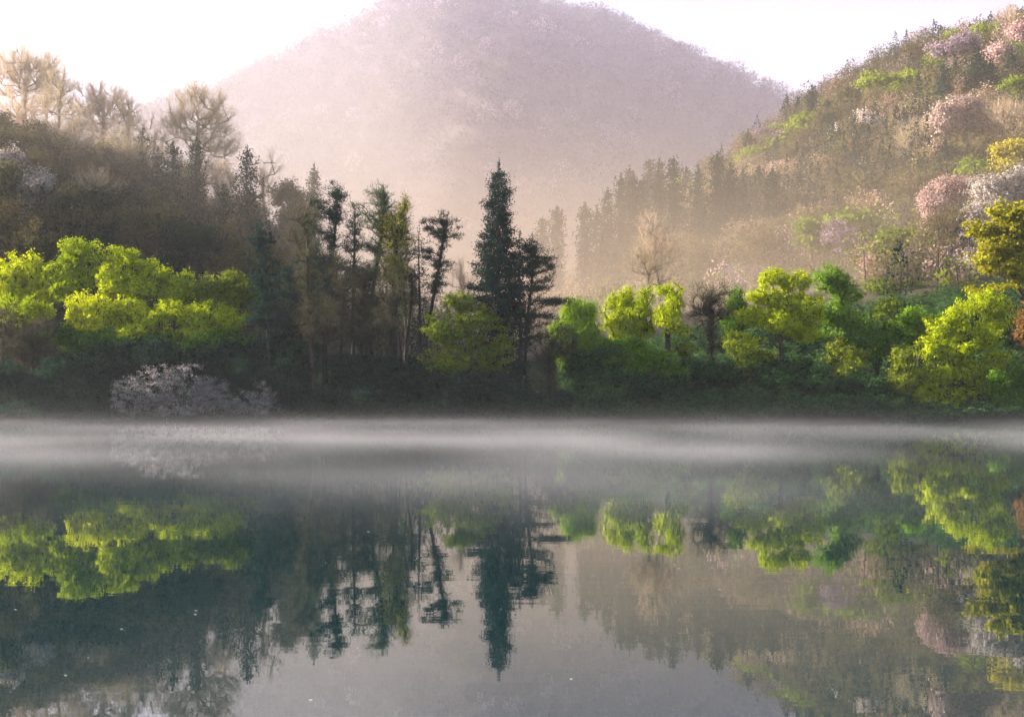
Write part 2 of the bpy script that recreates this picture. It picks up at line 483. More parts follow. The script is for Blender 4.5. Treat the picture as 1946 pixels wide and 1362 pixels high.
SEED = [100]
def plant(name, label, cat, group, px, D, lobes, kind, dens=1.0, R=None, top=None, seed=None, basez=None, crownname="crown", lean=None):
    """one plant: Empty at its foot > trunk (with limbs), crown. lobes in photo pixels at distance D: (px, py, rx, ry[, depth offset])."""
    SEED[0] += 1
    rng = np.random.default_rng(seed or SEED[0])
    bx = (px - CX) / F * D
    bz = float(ground_z(bx, D)[0]) if basez is None else basez
    k = D / F
    lb = []
    for q in lobes:
        w = W(q[0], q[1], D)
        rx, rz = q[2] * k, q[3] * k
        ry = max(rx, rz) * (0.9 if len(lobes) > 1 else 1.0)
        dy = q[4] if len(q) > 4 else rng.uniform(-.3, .3) * rx
        lb.append((w[0] - bx, dy, w[2] - bz, rx, ry, rz))
    if STY[kind].get("sub", "leaf" in STY[kind]) and not STY[kind].get("pads"):
        nl = []
        for a in lb:
            for _ in range(5):
                dd = unit(rng.normal(size=3)); f = rng.uniform(.25, .62); q_ = rng.uniform(.55, .85)
                nl.append((a[0] + dd[0] * a[3] * f, a[1] + dd[1] * a[4] * f, a[2] + dd[2] * a[5] * f, a[3] * q_ * 1.05, a[4] * q_, a[5] * q_ * rng.uniform(.85, 1.15)))
        lb = nl
    lb = np.array(lb)
    zl, zh = (lb[:, 2] - lb[:, 5]).min(), (lb[:, 2] + lb[:, 5]).max()
    cxm = (lb[:, 0] * lb[:, 3]).sum() / lb[:, 3].sum()
    area = (np.pi * lb[:, 3] * lb[:, 5]).sum()
    S = STY[kind]
    sc = D / 160.0
    n = int(np.clip(S["k"] * dens * area / sc ** 1.5, 24, 800))
    pts = lobe_points(lb, n, rng, S.get("shell", .5))
    if S.get("pads"):
        h = S["pads"] * sc
        pts[:, 2] = np.round((pts[:, 2] + rng.uniform(-.3, .3, n) * h) / h) * h + rng.normal(size=n) * .26 * h
    zmin = max(zl, .3) if not S.get("low") else max(zl, -.2)
    pts[:, 2] = np.maximum(pts[:, 2], .15)
    th = max(zmin * .9 + (zh - zmin) * S.get("tr", .25), .4)
    if S.get("tr", .25) > .8: th = zh - .3
    m_ = max(3, int(th / (0.9 * sc)))
    u = np.linspace(0, 1, m_ + 1)[:, None]
    wobx = rng.normal(size=2) * .02 * th
    tx = np.array([cxm if top is None else (top - px) * k, lb[:, 1].mean() * .5, th])
    tr = u * tx + np.sin(u * 5) * np.array([wobx[0], wobx[1], 0])
    if S.get("multi"):
        pass
    Pn, pr, tips, pl = grow(0, tr, pts, rng, step=S.get("step", .8) * sc, pathw=S.get("pathw", .35), wob=S.get("wob", .14), sag=S.get("sag", 0))
    if R is None: R = S.get("R", .018) * (zh + 2) * (1 + area / 150) ** .5
    V, Fq, r = branch_chunk(Pn, pr, tips, R, S.get("rmin", .02) * sc)
    e = bpy.data.objects.new(name, None); COL.objects.link(e)
    e.location = (bx, D, bz - .05); e.empty_display_size = .5
    tag(e, label, cat, group)
    link("trunk", make_mesh("trunk", [(V, Fq, None)], S.get("bark", BARK)), e)
    ch = []
    if "tw" in S:
        ln, wd, per, bk = S["tw"]
        tv, tf, tcx, bud = twigs(Pn, pr, tips, rng, S["twcol"], ln * sc, wd * sc, per, bk, S.get("spread", .8), S.get("upw", .35))
        ch.append((tv, tf, tcx))
        if S.get("bud"):
            bs, bn = S["bud"]
            B = np.repeat(bud, bn, 0) + rng.normal(size=(len(bud) * bn, 3)) * .25 * sc
            bv, bf = rhombs(B, bs * sc, rng, .6, .2)
            ch.append((bv, bf, mixcol(*C[S["col"]], rng.uniform(0, 1, len(B)))))
    if "leaf" in S:
        sz, per, sg = S["leaf"]
        ch.append(leafy(Pn, pr, tips, rng, S["col"], sz * sc, int(per), sg * sc, S.get("flat", .6), S.get("up", .4), S.get("asp", .6), S.get("back", 2), droop=S.get("droop", 0) * sc))
    if "tuft" in S:
        ln, wd, per = S["tuft"]
        ch.append(tufts(Pn, pr, tips, rng, S["col"], ln * sc, wd * sc, per, S.get("back", 2), S.get("sig", .22) * sc))
    link(crownname, make_mesh("crown", ch, S.get("mat", LEAF)), e)
    return e

STY = {
    "lime":     dict(k=2.6, leaf=(.35, 15, .25), asp=.5, col="lime", tr=.3, shell=.5, flat=.8, rmin=.05),
    "limedull": dict(k=2.6, leaf=(.32, 14, .27), asp=.5, col="limedull", tr=.3, shell=.4, flat=.8, rmin=.03, tw=(.8, .04, 2, 1), twcol="brush"),
    "green":    dict(k=2.6, flat=.8, asp=.5, leaf=(.34, 17, .28), col="green", tr=.3),
    "willow":   dict(k=3.0, leaf=(.42, 26, .35), col="willow", tr=.4, droop=.7, asp=.22),
    "roundgreen": dict(k=2.5, rmin=.04, leaf=(.30, 17, .27), col="willow", tr=.3, flat=.85, asp=.5),
    "gold":     dict(k=2.4, leaf=(.34, 15, .30), col="gold", tr=.35, flat=.5),
    "goldwill": dict(k=2.4, rmin=.04, leaf=(.30, 15, .26), col="lime", tr=.35, flat=.9, droop=.25),
    "deep":     dict(k=2.8, leaf=(.34, 30, .48), col="deep", tr=.3),
    "shrub":    dict(k=2.8, leaf=(.26, 34, .40), col="darkshrub", tr=.15, low=1, shell=.3),
    "midshrub": dict(k=2.8, leaf=(.28, 30, .36), col="midshrub", tr=.15, low=1, shell=.3),
    "blossbush": dict(k=4.6, sub=False, leaf=(.16, 16, .20), col="ashblossom", tr=.12, low=1, shell=.35, tw=(.6, .03, 2, 1), twcol="grey", step=.6),
    "brush":    dict(wob=.08, R=.010, k=3.4, tw=(1.5, .04, 4, 4), twcol="brush", bud=(.12, 1), col="olive", tr=.55, pathw=.2),
    "bare":     dict(spread=.45, upw=.9, k=3.6, tw=(1.9, .035, 3, 3), twcol="palegold", bud=(.11, 1), col="palegold", tr=.6, bark=PALEBARK, pathw=.12, shell=.05, R=.009, wob=.05, rmin=.012, step=1.1),
    "baregold": dict(spread=.45, upw=.9, k=3.8, tw=(1.8, .035, 3, 3), twcol="palegold", bud=(.14, 2), col="tan", tr=.6, bark=PALEBARK, pathw=.12, shell=.05, R=.009, wob=.05, rmin=.012, step=1.1),
    "haze":     dict(k=1.6, tw=(1.5, .06, 5, 3), twcol="bronze", bud=(.26, 3), col="olive", tr=.4, pathw=.25, shell=.2, R=.012),
    "hazegreen": dict(k=1.8, leaf=(.34, 22, .5), col="olive", tr=.35, tw=(1.2, .05, 3, 2), twcol="bronze", R=.012),
    "hazelime": dict(k=2.0, leaf=(.34, 22, .45), col="limedull", tr=.35, flat=.4, R=.012),
    "dusk":     dict(k=1.6, tw=(1.5, .06, 5, 3), twcol="bronze", bud=(.22, 2), col="tan", tr=.4, pathw=.25, shell=.2, R=.012),
    "yellow":   dict(k=2.4, leaf=(.34, 24, .45), col="gold", tr=.35, R=.012),
    "blossom":  dict(k=2.8, leaf=(.26, 26, .40), col="white", tr=.35, tw=(1.1, .045, 3, 2), twcol="bronze", R=.014),
    "pink":     dict(k=2.6, leaf=(.26, 24, .42), col="pink", tr=.35, tw=(1.1, .045, 3, 2), twcol="bronze", R=.014),
    "mauve":    dict(k=2.4, leaf=(.26, 22, .42), col="mauve", tr=.35, tw=(1.1, .045, 3, 2), twcol="bronze", R=.014),
    "rust":     dict(k=2.8, leaf=(.28, 26, .42), col="rust", tr=.3),
    "pine":     dict(k=4.2, tuft=(.48, .07, 13), col="pine", mat=NEEDLE, tr=.9, pads=.8, back=2, shell=.1, R=.008, pathw=.9, sig=.26),
    "pinedark": dict(k=3.2, tuft=(.60, .08, 10), col="cedar", mat=NEEDLE, tr=.9, pads=1.0, back=2, shell=.2, R=.009, pathw=.9, sig=.20),
    "pinelight": dict(k=4.0, tuft=(.48, .065, 12), col="pinelight", mat=NEEDLE, tr=.9, pads=.8, back=2, shell=.1, R=.008, pathw=.9, sig=.26),
    "sparsegold": dict(k=1.8, leaf=(.24, 12, .35), col="gold", tr=.7, tw=(1.1, .035, 3, 3), twcol="brush", R=.011),
    "sparsegreen": dict(k=2.8, leaf=(.28, 13, .25), col="limedull", tr=.2, shell=.3, flat=.6, tw=(.8, .03, 2, 1), twcol="brush"),
}

# ------------------------------------------------------------------ conifers with a straight stem
def conifer_chunks(H, Rf, rng, nb=3.4, dz=.8, size=.3, per=16, col="cedar", gap=.35, start=.12, sig=.34):
    """Rf(t) crown radius at height fraction t"""
    zs = np.arange(H * start, H - .3, dz)
    A, B, ra, rb, P, tone = [], [], [], [], [], []
    tz = np.linspace(0, H, int(H / 1.2) + 2)
    tr = np.stack([np.sin(tz * .25) * .08, np.cos(tz * .21) * .08, tz], 1)
    rr = np.maximum(H * .016 * (1 - tz / H) ** .8, .03)
    A += list(tr[:-1]); B += list(tr[1:]); ra += list(rr[:-1]); rb += list(rr[1:])
    ph = 0
    for z in zs:
        t = z / H; rad = Rf(t)
        cnt = max(2, int(round(nb * (.5 + rad / 3))))
        for j in range(cnt):
            ph += 2.4 + rng.normal() * .3
            ln = rad * rng.uniform(.6, 1.08)
            zz = z + rng.uniform(-.4, .4) * dz
            d = np.array([math.cos(ph), math.sin(ph), 0.])
            s = np.array([0, 0, zz]); e = s + d * ln + np.array([0, 0, ln * rng.uniform(-.12, .22)])
            mdl = (s + e) / 2 - np.array([0, 0, .07 * ln])
            r0 = max(.025, .02 * ln + .01)
            A += [s, mdl]; B += [mdl, e]; ra += [r0, r0 * .7]; rb += [r0 * .7, r0 * .25]
            nc = max(2, int(ln / (.55 * sig / .34)))
            for c in range(nc):
                f = gap + (1.02 - gap) * (c + rng.uniform(.2, .8)) / nc
                q = s * (1 - f) + e * f
                m_ = int(per * rng.uniform(.6, 1.25))
                off = rng.normal(size=(m_, 3)) * sig * np.array([1, 1, .8])
                off[:, 2] -= .12
                P.append(q + off); tone.append(np.full(m_, rng.uniform(0, .6)))
    # leader
    q = np.array([0, 0, H]) + rng.normal(size=(int(per * 1.6), 3)) * np.array([.1, .1, .45])
    P.append(q); tone.append(np.full(len(q), .4))
    P = np.concatenate(P); tone = np.concatenate(tone) + rng.uniform(0, .4, len(P))
    V, Fq = rhombs(P, size, rng, .42, .1)
    tv, tf = tubes(np.array(A), np.array(B), np.array(ra), np.array(rb), 5)
    return (tv, tf, None), (V, Fq, mixcol(*C[col], tone))

def conifer(name, label, cat, group, px, D, top, prof, basez=None, **kw):
    """prof: list of (py, half width px)"""
    SEED[0] += 1
    rng = np.random.default_rng(SEED[0])
    bx = (px - CX) / F * D
    bz = float(ground_z(bx, D)[0]) if basez is None else basez
    H = W(px, top, D)[2] - bz
    zz = np.array([(W(px, p[0], D)[2] - bz) / H for p in prof])[::-1]
    rr = np.array([p[1] * D / F for p in prof])[::-1]
    tch, cch = conifer_chunks(H, lambda t: float(np.interp(t, zz, rr)), rng, **kw)
    e = bpy.data.objects.new(name, None); COL.objects.link(e)
    e.location = (bx, D, bz - .05)
    tag(e, label, cat, group)
    link("trunk", make_mesh("trunk", [tch], BARK), e)
    link("crown", make_mesh("crown", [cch], NEEDLE), e)
    return e

def copy_plant(src, label, group, px, D, H_px_top, src_top_z, rot, wide=1.0):
    """a copy scaled so that its top reaches the given photo row at distance D"""
    bx = (px - CX) / F * D
    bz = float(ground_z(bx, D)[0])
    ztop = W(px, H_px_top, D)[2]
    s = (ztop - bz) / src_top_z
    r = src.copy(); COL.objects.link(r)
    r.location = (bx, D, bz - .1); r.rotation_euler = (0, 0, rot); r.scale = (s * wide, s * wide, s)
    if label: r["label"] = label
    if group: r["group"] = group
    for ch in src.children:
        c = ch.copy(); COL.objects.link(c); c.parent = r
    return r

# ------------------------------------------------------------------ left shore: bright row, brush, dark shrubs
P = plant
GL = "bright young-leaved trees on the left shore"
P("broadleaf_tree", "dull yellow-green tree at the left picture edge, end of the bright row", "tree", GL, 40, 168, [(20, 525, 45, 40), (70, 515, 45, 38), (10, 560, 40, 30), (95, 550, 34, 34)], "lime", 1.0)
P("broadleaf_tree", "tallest lime-green tree of the left row, its crown peaking above the rest", "tree", GL, 150, 166, [(160, 480, 38, 26), (125, 505, 40, 32), (175, 515, 50, 32), (140, 545, 50, 30)], "lime")
P("broadleaf_tree", "brightest rounded yellow-green dome beside the peak of the left row", "tree", GL, 232, 164, [(235, 505, 48, 42), (215, 540, 45, 36), (262, 535, 38, 34)], "lime", 1.25)
P("broadleaf_tree", "ragged yellow-green tree right of the brightest dome", "tree", GL, 318, 165, [(300, 535, 34, 28), (345, 530, 34, 26), (320, 562, 42, 26)], "lime", .9)
P("broadleaf_tree", "yellow-green tree at the right end of the row, touching the dark pine", "tree", GL, 425, 165, [(395, 545, 36, 28), (440, 540, 36, 26), (425, 575, 45, 28), (470, 560, 25, 28)], "limedull", 1.4)
P("broadleaf_tree", "low lime-green tree at the picture edge in front of the dull one", "tree", GL, 25, 160, [(20, 590, 42, 34), (65, 590, 36, 32)], "lime", .9)
P("broadleaf_tree", "fresh green tree in front of the tallest lime-green tree", "tree", GL, 165, 160, [(150, 585, 34, 38), (190, 590, 45, 36), (165, 620, 45, 28)], "lime", .9)
P("broadleaf_tree", "fresh green tree in front of the brightest dome", "tree", GL, 262, 159, [(245, 595, 48, 34), (290, 605, 42, 34), (255, 630, 48, 22)], "lime", .8)
P("broadleaf_tree", "broad green tree low in the row, left of the dark pine", "tree", GL, 375, 159, [(345, 598, 48, 32), (400, 598, 48, 30), (375, 630, 60, 24), (445, 610, 34, 26)], "lime", .8)
P("broadleaf_tree", "deep green shaded tree beneath the fresh green tree of the row", "tree", GL, 150, 158, [(130, 640, 40, 28), (180, 650, 45, 28)], "green", .9)
P("broadleaf_tree", "deep green shaded tree beneath the brightest dome's lower neighbour", "tree", GL, 275, 158, [(245, 655, 45, 24), (300, 650, 45, 26)], "green", .9)
P("broadleaf_tree", "deep green shaded tree at the right foot of the bright row", "tree", GL, 420, 158, [(380, 655, 50, 26), (440, 645, 45, 28)], "green", .9)
P("brush_tree", "bare brown brush with thin stems under the edge of the bright row", "tree", "bare brush on the left shore", 65, 157, [(40, 655, 36, 34), (85, 645, 34, 38), (65, 675, 50, 26)], "brush", 1.1)
P("brush_tree", "bare brown brush at the very left edge above the mist", "tree", "bare brush on the left shore", 5, 156, [(0, 640, 35, 55)], "brush")
GS = "dark green shrubs along the shore"
for lab, px, D, lb in [
    ("dark green shrub at the left edge beneath the bare brush", 30, 154, [(20, 715, 50, 35), (60, 740, 45, 30)]),
    ("dark leafy shrub mound with pale highlights left of the blossoming bush", 160, 154, [(130, 700, 45, 32), (190, 690, 50, 35), (160, 735, 55, 40)]),
    ("big dark shrub behind the left half of the blossoming bush", 250, 156, [(230, 665, 55, 28), (290, 670, 50, 25), (260, 700, 60, 30)]),
    ("low dark shrub by the water left of the blossoming bush", 110, 152, [(90, 770, 45, 25), (150, 770, 45, 28)]),
    ("dark shrub under the broad green tree, above the blossoming bush", 385, 156, [(350, 670, 50, 26), (420, 672, 50, 26), (385, 700, 70, 28)]),
    ("dark shrub between the blossoming bush and the small blossoming bush's top", 455, 155, [(440, 705, 50, 28), (490, 700, 45, 30)]),
    ("black-green shrub right of the small blossoming bush", 575, 154, [(560, 735, 50, 35), (600, 765, 45, 25), (560, 700, 45, 30)]),
    ("dark shrub under the first tall pine of the left stand", 515, 157, [(500, 670, 55, 32), (560, 665, 50, 32)]),
    ("low black-green shrub on the waterline under the bare trees", 660, 153, [(640, 755, 50, 32), (700, 760, 50, 30)]),
    ("dark shrub with pale leaf tips under the middle pines", 700, 156, [(670, 700, 50, 32), (730, 700, 50, 30), (700, 730, 60, 25)]),
    ("dark shrub beneath the slim leaning pine", 790, 155, [(770, 710, 45, 32), (820, 735, 50, 35)]),
    ("low dark shrub on the waterline below the yellow-green oak-like tree", 880, 153, [(850, 760, 55, 30), (910, 765, 50, 28), (880, 735, 50, 28)]),
    ("dark shrub at the foot of the tallest conifer", 975, 154, [(960, 740, 45, 38), (1000, 765, 40, 28)]),
    ("low smooth dark shrub right of the tallest conifer's foot", 1050, 153, [(1040, 775, 40, 22), (1060, 755, 35, 25)]),
]:
    P("shrub", lab, "shrub", GS, px, D, lb, "shrub", .9)
P("blossom_bush", "wide dark bush dotted with grey-white blossom on the left waterline", "bush", "blossoming bushes on the waterline", 320, 151.6,
  [(245, 755, 42, 42), (300, 735, 45, 45), (355, 730, 48, 45), (400, 755, 42, 42), (330, 775, 75, 22)], "blossbush", 1.25)
P("blossom_bush", "small dark bush with grey-white blossom, right of the wide one", "bush", "blossoming bushes on the waterline", 485, 151.8,
  [(500, 750, 30, 26), (460, 765, 34, 28), (505, 775, 30, 20)], "blossbush", 1.2)

# ------------------------------------------------------------------ the stand of pines and bare trees in the middle
GP = "pines in the stand left of the tallest conifer"
P("pine_tree", "dark pine with a ragged top, first of the stand beside the bright row", "pine", GP, 506, 155.5,
  [(502, 440, 18, 18), (497, 475, 32, 18), (505, 515, 36, 22), (512, 560, 44, 22), (508, 605, 52, 24), (520, 645, 40, 20), (500, 540, 34, 26), (498, 455, 26, 20), (515, 585, 46, 22)], "pinedark", 1.1, top=502)
P("pine_tree", "second dark pine, lower, at the right shoulder of the ragged-topped one", "pine", GP, 550, 161,
  [(550, 520, 22, 25), (555, 560, 30, 26), (555, 610, 36, 26)], "pinedark", 1.1)
P("pine_tree", "tall open-crowned pine with tufted boughs, left of the two tallest pines of the stand", "pine", GP, 622, 162,
  [(632, 360, 24, 20), (608, 382, 20, 10), (650, 372, 16, 12), (632, 405, 32, 18), (625, 450, 34, 22), (622, 500, 36, 24), (625, 550, 36, 24)], "pine", 1.3, top=634)
P("pine_tree", "tall pale-tipped pine with a spreading tufted top, right of the two tallest of the stand", "pine", GP, 718, 164,
  [(715, 368, 22, 18), (690, 392, 26, 10), (735, 392, 28, 14), (712, 420, 38, 20), (715, 465, 38, 24), (712, 515, 36, 26)], "pinelight", 1.5, top=716)
P("pine_tree", "narrow dark pine between the two tallest pines of the stand", "pine", GP, 672, 163,
  [(672, 415, 20, 22), (670, 460, 26, 26), (675, 515, 30, 28)], "pine", .9)
P("pine_tree", "slim leaning pine with an airy crown bending right, last before the tallest conifer", "pine", GP, 808, 160,
  [(848, 420, 22, 14), (815, 425, 16, 14), (862, 442, 16, 9), (835, 455, 22, 12), (808, 480, 16, 14), (838, 500, 24, 14), (830, 540, 26, 18)], "pine", 1.5, top=840)
conifer("conifer_tree", "narrow dark conifer behind the slim leaning pine", "conifer", GP, 797, 159, 440,
        [(440, 4), (480, 14), (540, 20), (600, 26), (660, 30), (720, 30)], nb=3, size=.28)
GB = "bare trees in the stand of pines"
P("bare_tree", "bare brown many-stemmed tree right of the ragged-topped pine", "tree", GB, 578, 163, [(572, 440, 30, 40), (585, 500, 34, 45), (570, 565, 36, 45), (590, 400, 14, 22)], "brush", .9)
P("bare_tree", "bare tree with yellowing twigs between the tall open-crowned pine and the narrow one", "tree", GB, 650, 160, [(655, 520, 28, 45), (645, 580, 34, 45)], "brush", .8)
P("bare_tree", "bare brown tree under the pale-tipped pine", "tree", GB, 700, 159, [(700, 560, 36, 45), (695, 620, 44, 40)], "brush", .9)
P("bare_tree", "tall thin tree with golden young leaves beside the pale-tipped pine", "tree", GB, 745, 161, [(768, 400, 12, 30), (765, 445, 22, 36), (752, 500, 28, 40), (740, 440, 16, 40)], "sparsegold", 1.4)
P("bare_tree", "dark-stemmed bare tree before the golden-leaved thin one", "tree", GB, 738, 157, [(748, 540, 30, 60), (735, 610, 36, 40)], "brush", .8)
P("bare_tree", "bare grey-brown tree with twigs reaching between the golden tree and slim pine", "tree", GB, 775, 164, [(775, 500, 24, 45), (780, 560, 28, 45)], "brush", .8)
P("bare_tree", "low bare brown thicket tree under the tall open-crowned pine", "tree", GB, 610, 157, [(600, 610, 44, 42), (640, 640, 36, 36)], "brush", .9)
P("bare_tree", "bare tree with straight thin stem rising out of the mist near the ragged pine", "tree", GB, 592, 153.5, [(596, 560, 20, 40), (590, 620, 28, 40)], "brush", .5)

# the tallest conifer, its neighbour and the side-leaning pine
conifer("conifer_tree", "tallest dark conifer of all, a slender clumpy spire at the centre", "conifer", "dark conifers at the centre", 948, 156, 316,
        [(316, 1), (326, 6), (340, 20), (365, 26), (400, 30), (450, 38), (500, 48), (550, 58), (580, 60), (620, 40), (720, 34)], nb=6.6, dz=.70, size=.26, per=50, gap=.30, sig=.29)
conifer("conifer_tree", "dark conifer merging with the right side of the tallest one", "conifer", "dark conifers at the centre", 988, 155.4, 440,
        [(440, 6), (470, 14), (520, 20), (580, 26), (640, 28), (700, 22), (740, 18)], nb=5, dz=.65, size=.26, per=20, gap=.1, sig=.32)
P("pine_tree", "dark pine with flat boughs reaching out right of the tallest conifer", "pine", "dark conifers at the centre", 1006, 156,
  [(1010, 470, 20, 18), (1035, 488, 26, 10), (1002, 505, 22, 16), (1042, 508, 18, 7), (1022, 540, 34, 12), (1048, 574, 36, 9), (1085, 570, 16, 4), (1020, 600, 30, 8), (1055, 604, 14, 5), (1015, 635, 25, 8)], "pine", 2.2, top=1006)
P("broadleaf_tree", "dark-limbed tree with small yellow-green leaves in front of the tallest conifer", "tree", "trees at the centre", 845, 154.5,
  [(865, 580, 42, 26), (915, 600, 45, 34), (845, 625, 42, 38), (900, 650, 55, 40), (955, 650, 34, 45), (850, 680, 45, 35), (940, 690, 45, 28)], "sparsegreen", 0.72, R=.22)
P("brush_tree", "bare thicket with upright thin stems right of the tallest conifer's foot", "tree", "bare thickets at the centre", 1040, 156, [(1035, 670, 34, 50), (1070, 650, 28, 45), (1045, 720, 40, 30)], "brush", 1.1)

# ------------------------------------------------------------------ right shore
GR = "young-leaved trees on the right shore"
P("willow_tree", "soft green drooping willow right of the side-leaning pine", "willow", GR, 1108, 164, [(1110, 590, 38, 32), (1095, 625, 42, 36), (1120, 650, 42, 32), (1075, 660, 26, 26)], "willow", 1.2)
P("broadleaf_tree", "yellow-green tree with bare lower limbs beside the drooping willow", "tree", GR, 1168, 167, [(1165, 585, 30, 32), (1195, 570, 28, 26), (1180, 610, 34, 26)], "goldwill", .8)
P("broadleaf_tree", "bright yellow tree with pale crooked limbs, third from the tallest conifer", "tree", GR, 1212, 165, [(1222, 565, 28, 26), (1205, 590, 28, 26), (1240, 590, 24, 20), (1225, 615, 30, 18)], "goldwill", .85)
P("broadleaf_tree", "slim golden-green tree with crooked dark trunk left of the leafless tree", "tree", GR, 1258, 163, [(1272, 550, 26, 24), (1285, 580, 28, 28), (1262, 600, 24, 26), (1290, 615, 22, 16)], "goldwill", .85)
P("broadleaf_tree", "dark green low tree beneath the bright yellow trees", "tree", GR, 1170, 160, [(1165, 660, 40, 28), (1205, 650, 32, 22), (1170, 690, 45, 26)], "green", .9)
P("shrub", "rounded bush with a lime-green top beneath the slim golden-green tree", "shrub", GR, 1240, 158, [(1240, 680, 44, 22), (1215, 700, 34, 18), (1270, 700, 34, 20)], "green", 1.3)
P("broadleaf_tree", "small yellowish tree right of the rounded lime-topped bush", "tree", GR, 1302, 162, [(1302, 660, 24, 18)], "limedull", 1)
P("bare_tree", "leafless grey tree with upswept limbs between golden-green and big lime trees", "tree", GR, 1352, 163, [(1335, 580, 26, 42), (1370, 580, 28, 42), (1352, 640, 38, 40)], "brush", 1.2)
P("broadleaf_tree", "dull green tree just left of and behind the big lime tree", "tree", GR, 1400, 172, [(1398, 575, 28, 34), (1400, 625, 30, 30)], "green", .8)
P("broadleaf_tree", "big spreading lime tree with layered foliage and dark limbs, right of centre", "tree", GR, 1492, 162,
  [(1470, 525, 34, 22), (1510, 535, 36, 22), (1450, 560, 38, 22), (1490, 570, 45, 26), (1425, 600, 34, 20), (1470, 610, 50, 26), (1530, 590, 38, 30), (1400, 650, 28, 18), (1520, 630, 42, 22)], "lime", 1.1, R=.3)
P("broadleaf_tree", "round-topped green tree behind the right side of the big spreading lime tree", "tree", GR, 1592, 174,
  [(1575, 530, 38, 26), (1605, 560, 34, 28), (1570, 590, 40, 30), (1620, 610, 32, 30), (1585, 635, 42, 24)], "roundgreen", 1)
P("broadleaf_tree", "small yellow-green tree under the left skirts of the big lime tree", "tree", GR, 1415, 158, [(1405, 662, 30, 18), (1445, 675, 28, 20), (1420, 695, 34, 22)], "limedull", 1)
P("broadleaf_tree", "thin half-bare tree behind the round dark green mass", "tree", GR, 1690, 170, [(1688, 585, 28, 26), (1705, 610, 26, 20)], "sparsegreen", .7)
P("broadleaf_tree", "round mid-green tree left of the brightest yellow tree", "tree", GR, 1742, 162, [(1735, 605, 36, 28), (1770, 615, 30, 26), (1745, 640, 40, 26)], "green", 1)
P("broadleaf_tree", "dark green spreading tree between big lime tree and brightest yellow tree", "tree", GR, 1668, 160, [(1650, 640, 45, 26), (1695, 640, 40, 30), (1665, 670, 55, 26)], "green", .7)
P("shrub", "shrub with yellowish leaf tips under the dark green spreading tree", "shrub", GR, 1610, 157, [(1595, 672, 30, 24), (1630, 680, 30, 24), (1610, 705, 34, 24)], "limedull", .9)
P("broadleaf_tree", "brightest yellow tree, large and billowing, on the right waterline", "tree", GR, 1815, 156,
  [(1822, 592, 30, 28), (1800, 620, 36, 26), (1845, 625, 34, 26), (1770, 660, 34, 28), (1880, 645, 34, 30), (1825, 665, 45, 32), (1895, 680, 30, 28), (1780, 705, 42, 30), (1850, 710, 48, 32), (1750, 750, 45, 30), (1820, 755, 45, 32), (1880, 745, 38, 34), (1735, 770, 40, 22), (1780, 775, 42, 20), (1850, 775, 45, 20), (1720, 720, 34, 30)], "lime", 1.25, R=.35)
P("broadleaf_tree", "dull green tree at the left flank of the brightest yellow tree", "tree", GR, 1722, 154.5, [(1720, 680, 26, 30), (1715, 720, 28, 30), (1705, 755, 30, 28)], "limedull", 1.2)
P("broadleaf_tree", "fresh green bushy tree in the lower right corner of the shore", "tree", GR, 1918, 153.6, [(1905, 725, 34, 28), (1940, 710, 34, 28), (1915, 760, 40, 28), (1955, 750, 36, 30)], "green", 1.3)
P("broadleaf_tree", "red-brown leafed tree at the right picture edge above the green bushy tree", "tree", GR, 1950, 160, [(1955, 590, 20, 28), (1962, 630, 24, 32)], "rust", .7)
P("broadleaf_tree", "golden tree with sweeping layered boughs reaching in at the right edge", "tree", GR, 1975, 172,
  [(1925, 415, 40, 16), (1895, 445, 45, 12), (1945, 440, 50, 20), (1890, 475, 40, 10), (1940, 480, 50, 16), (1900, 510, 50, 14), (1960, 520, 40, 20), (1880, 548, 45, 12), (1945, 455, 45, 34), (1935, 500, 50, 30), (1900, 460, 40, 22), (1870, 430, 34, 16), (1880, 495, 44, 22), (1930, 400, 44, 22)], "gold", 1.1, R=.28)
P("broadleaf_tree", "olive-yellow open tree behind the brightest yellow tree", "tree", GR, 1880, 170, [(1860, 570, 45, 26), (1905, 585, 40, 30), (1885, 620, 45, 24)], "goldwill", .6)
GD = "low mounds of shrub on the right waterline"
for lab, px, D, lb in [
    ("smooth dark rounded shrub on the waterline, right of the bare thicket", 1135, 152.6, [(1120, 755, 38, 30), (1160, 760, 36, 28)]),
    ("long low dark green mound of shrub on the waterline below the slope", 1345, 152.4, [(1290, 778, 40, 20), (1340, 768, 50, 28), (1400, 775, 50, 22)]),
    ("brownish low shrub on the waterline left of the brightest yellow tree", 1560, 152.6, [(1520, 770, 40, 16), (1580, 768, 45, 18), (1640, 768, 40, 18)]),
    ("dark shrub in the shade under the brightest yellow tree's left side", 1690, 154, [(1670, 735, 34, 26), (1690, 770, 36, 22)]),
    ("dark shrub at the mid slope left of the ferny ground cover", 1130, 157, [(1110, 710, 40, 26), (1160, 720, 40, 22)]),
    ("green rounded shrub beneath the drooping willow", 1120, 159, [(1105, 690, 40, 26), (1140, 685, 36, 24)]),
    ("fern-green shrub at the foot of the leafless grey tree", 1350, 158, [(1330, 700, 40, 24), (1375, 705, 40, 22)]),
    ("fern-green shrub under the big spreading lime tree", 1480, 158, [(1455, 700, 40, 24), (1510, 695, 42, 26), (1480, 720, 50, 20)]),
    ("green shrub halfway down the slope below the yellow-tipped shrub", 1580, 156, [(1560, 725, 44, 22), (1620, 730, 40, 22)]),
    ("green shrub between the rounded lime-topped bush and the waterline", 1255, 155.5, [(1230, 735, 40, 22), (1285, 738, 40, 20)]),
    ("green shrub low on the slope beneath the big spreading lime tree", 1450, 154.5, [(1430, 748, 44, 20), (1485, 750, 40, 20)]),
]:
    P("shrub", lab, "shrub", GD, px, D, lb, "midshrub", 1.0)

